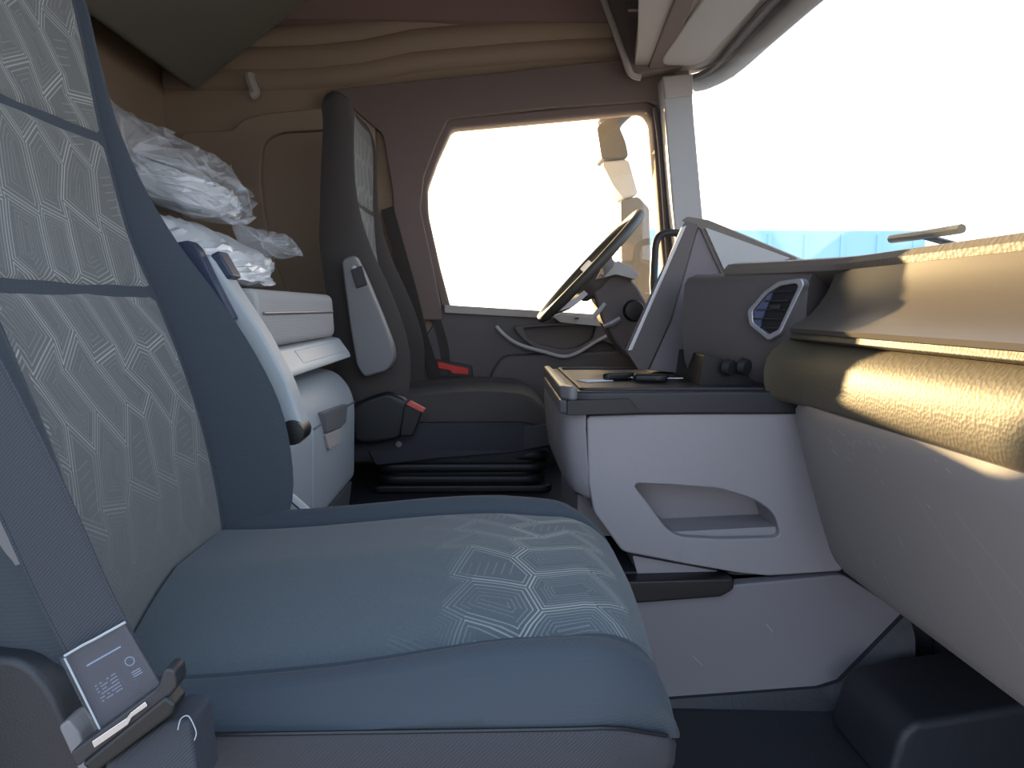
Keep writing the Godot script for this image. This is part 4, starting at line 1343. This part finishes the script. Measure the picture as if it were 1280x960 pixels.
func overhead() -> void:
	var root := thing("overhead_console", "light grey overhead shelf with visor above the windscreen", "overhead shelf")
	var y := 1.79
	var left := [Vector2(0.413, -0.415), Vector2(0.472, -0.724), Vector2(0.513, -0.993), Vector2(0.565, -1.15)]
	begin()
	prism(fillet([Vector2(0.40, 1.0), Vector2(0.385, 0.2), Vector2(0.39, -0.2)] + left + [Vector2(0.62, -1.04), Vector2(0.77, -1.02), Vector2(0.80, -0.9), Vector2(0.82, 0.0), Vector2(0.80, 1.0)], 0.03), y, y + 0.05, 0.012, [], XZ)
	put("floor_board", M["overhead trim"], root)
	# open compartment towards the cab
	begin()
	prism(fillet([Vector2(0.45, 0.95), Vector2(0.44, 0.2), Vector2(0.44, -0.2), Vector2(0.50, -0.62), Vector2(0.55, -0.9), Vector2(0.60, -0.98), Vector2(0.86, -1.0), Vector2(0.86, 0.95)], 0.02), y + 0.04, y + 0.42, 0.01, [], XZ)
	put("compartment", M["header cloth"], root)
	begin()
	prism(fillet([Vector2(0.53, 1.761), Vector2(0.495, 1.766), Vector2(0.471, 1.821), Vector2(0.436, 1.913), Vector2(0.389, 2.037), Vector2(0.353, 2.17), Vector2(0.805, 2.175), Vector2(0.815, 1.851), Vector2(0.673, 1.784)], 0.01), -1.03, -0.97, 0.008)
	put("end_panel", M["header cloth"], root)
	begin()
	tube(smooth3([Vector3(0.531, 1.744, -0.96), Vector3(0.496, 1.758, -0.96), Vector3(0.47, 1.818, -0.96), Vector3(0.434, 1.91, -0.96), Vector3(0.387, 2.033, -0.96), Vector3(0.363, 2.165, -0.96)], 5), 0.012, 10)
	put("end_rim", M["overhead trim"], root)
	for k in 4:
		begin()
		box(Vector3(0.47, y + 0.22, -0.62 + k * 0.42), Vector3(0.10, 0.34, 0.02), 0.004)
		put("divider", M["dash plastic"], root)
	# groove strip and visor
	begin()
	prism(fillet([Vector2(0.505, -0.348), Vector2(0.561, -0.347), Vector2(0.621, -0.922), Vector2(0.601, -1.01), Vector2(0.565, -1.029)], 0.01), y - 0.010, y + 0.01, 0.004, [], XZ)
	put("grip_recess", M["header cloth"], root)
	begin()
	prism(fillet([Vector2(0.585, 0.9), Vector2(0.585, -0.86), Vector2(0.60, -0.92), Vector2(0.70, -0.93), Vector2(0.735, -0.88), Vector2(0.745, -0.5), Vector2(0.75, 0.9)], 0.02), y - 0.014, y + 0.004, 0.006, [], XZ)
	put("visor", M["overhead trim"], root)
	begin()
	tube(smooth3([Vector2(0.79, -0.22), Vector2(0.777, -0.368), Vector2(0.782, -0.708), Vector2(0.784, -0.937), Vector2(0.742, -1.056), Vector2(0.645, -1.097), Vector2(0.557, -1.11)].map(func(p): return Vector3(p.x, 1.775, p.y)), 6), 0.012, 8)
	put("edge_seal", M["dash plastic"], root)
	begin()
	tube(smooth3([Vector2(0.877, -0.182), Vector2(0.862, -0.328), Vector2(0.851, -0.6), Vector2(0.839, -0.905), Vector2(0.798, -1.052), Vector2(0.759, -1.092)].map(func(p): return Vector3(p.x, 1.765, p.y)), 6), 0.03, 10)
	put("edge_trim", M["pillar trim"], root)

# ---------------------------------------------------------------- outside
func outside() -> void:
	begin()
	box(Vector3(0, -1.35, 0), Vector3(120, 0.1, 120), 0.01)
	structure(put("ground", M["concrete"]), "pale sunlit concrete yard outside", "ground")
	var mir := thing("door_mirror", "dark exterior mirror housings hanging outside the driver window", "mirror")
	begin()
	tube(smooth3([[Vector3(0.611, 1.769, -1.19)][0]] + [Vector3(0.635, 1.838, -1.5), Vector3(0.56, 1.778, -1.5), Vector3(0.52, 1.738, -1.5), Vector3(0.499, 1.698, -1.5)], 5), 0.05, 10)
	put("arm", M["mirror housing"], mir)
	begin()
	prism(fillet([Vector2(0.444, 1.691), Vector2(0.489, 1.731), Vector2(0.527, 1.725), Vector2(0.569, 1.632), Vector2(0.584, 1.565), Vector2(0.467, 1.557)], 0.02), -1.62, -1.45, 0.03)
	put("mirror_head", M["mirror housing"], mir)
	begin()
	prism(fillet([Vector2(0.467, 1.55), Vector2(0.584, 1.561), Vector2(0.629, 1.413), Vector2(0.566, 1.395), Vector2(0.517, 1.456)], 0.02), -1.62, -1.46, 0.03)  # pale section stands in for the white glare reflected on the mirror
	put("mirror_glare", M["pale grey plastic"], mir)
	begin()
	prism(fillet([Vector2(0.552, 1.389), Vector2(0.629, 1.406), Vector2(0.678, 1.355), Vector2(0.693, 0.941), Vector2(0.566, 0.933)], 0.015), -1.62, -1.46, 0.03)
	put("wide_mirror", M["mirror housing"], mir)
	var tr := thing("blue_trailer", "light blue box trailer standing in the yard beyond the windows", "trailer", Vector3(3.9, -1.3, -8.0))
	begin()
	box(Vector3(0, 1.95, -1.2), Vector3(3.7, 2.6, 2.4), 0.03)
	put("box_body", M["blue paint"], tr)
	for k in 8:
		begin()
		box(Vector3(-1.7 + k * 0.485, 1.95, 0.012), Vector3(0.05, 2.5, 0.03), 0.006)
		put("rib", M["blue paint"], tr)
	for k in 2:
		begin()
		lathe([Vector2(0, -0.14), Vector2(0.46, -0.14), Vector2(0.5, -0.1), Vector2(0.5, 0.1), Vector2(0.46, 0.14), Vector2(0, 0.14)], Transform3D(Basis(Vector3.RIGHT, PI / 2), Vector3(-1.1 + k * 2.2, 0.5, -0.2)))
		put("wheel", M["rubber"], tr)
	var wip := thing("wiper", "dark wiper parked at the foot of the windscreen", "wiper")
	begin()
	var p := [Vector3(1.06, 1.112, -0.215), Vector3(1.06, 1.109, -0.083), Vector3(1.06, 1.108, 0.08)]
	tube(p, 0.011, 8)
	put("blade", M["black plastic"], wip)
	begin()
	tube([p[1], p[1] + Vector3(0.02, -0.03, 0.1), p[1] + Vector3(0.04, -0.09, 0.3)], 0.008, 8)
	put("arm", M["black plastic"], wip)

func _ready() -> void:
	# camera
	var cam := Camera3D.new()
	cam.name = "camera"
	cam.position = Vector3(0, 0.93, 1.74)
	cam.rotation_degrees = Vector3(-5.896, -1.548, 0)
	cam.fov = 55.106
	cam.near = 0.05
	cam.far = 300.0
	add_child(cam)
	cam.current = true
	# hazy bright sky and low sun beyond the driver window
	var env := Environment.new()
	var sky := Sky.new()
	var air := ProceduralSkyMaterial.new()
	air.sky_top_color = Color(0.66, 0.77, 0.9)
	air.sky_horizon_color = Color(0.93, 0.95, 0.98)
	air.sky_curve = 0.2
	air.ground_bottom_color = Color(0.5, 0.48, 0.46)
	air.ground_horizon_color = Color(0.85, 0.85, 0.84)
	air.sky_energy_multiplier = 1.9
	air.ground_energy_multiplier = 2.0
	air.sun_angle_max = 90.0
	air.sun_curve = 0.5
	sky.sky_material = air
	env.background_mode = Environment.BG_SKY
	env.sky = sky
	env.tonemap_mode = Environment.TONE_MAPPER_LINEAR
	env.tonemap_exposure = 0.76
	env.sdfgi_enabled = true
	env.ssao_enabled = true
	env.ssil_enabled = true
	var world := WorldEnvironment.new()
	world.environment = env
	add_child(world)
	var sun := DirectionalLight3D.new()
	sun.name = "sun"
	sun.look_at_from_position(Vector3.ZERO, Vector3(0.37, -0.105, 1.0), Vector3.UP)
	sun.light_color = Color(1.0, 0.86, 0.62)
	sun.light_energy = 9.5
	sun.light_angular_distance = 0.6
	sun.shadow_enabled = true
	add_child(sun)
	make_materials()
	shell()
	driver_side()
	floor_parts()
	tunnel()
	dashboard()
	console()
	passenger_seat()
	driver_seat()
	bunk()
	overhead()
	steering()
	bags()
	seat_belt()
	driver_belt()
	keys()
	outside()
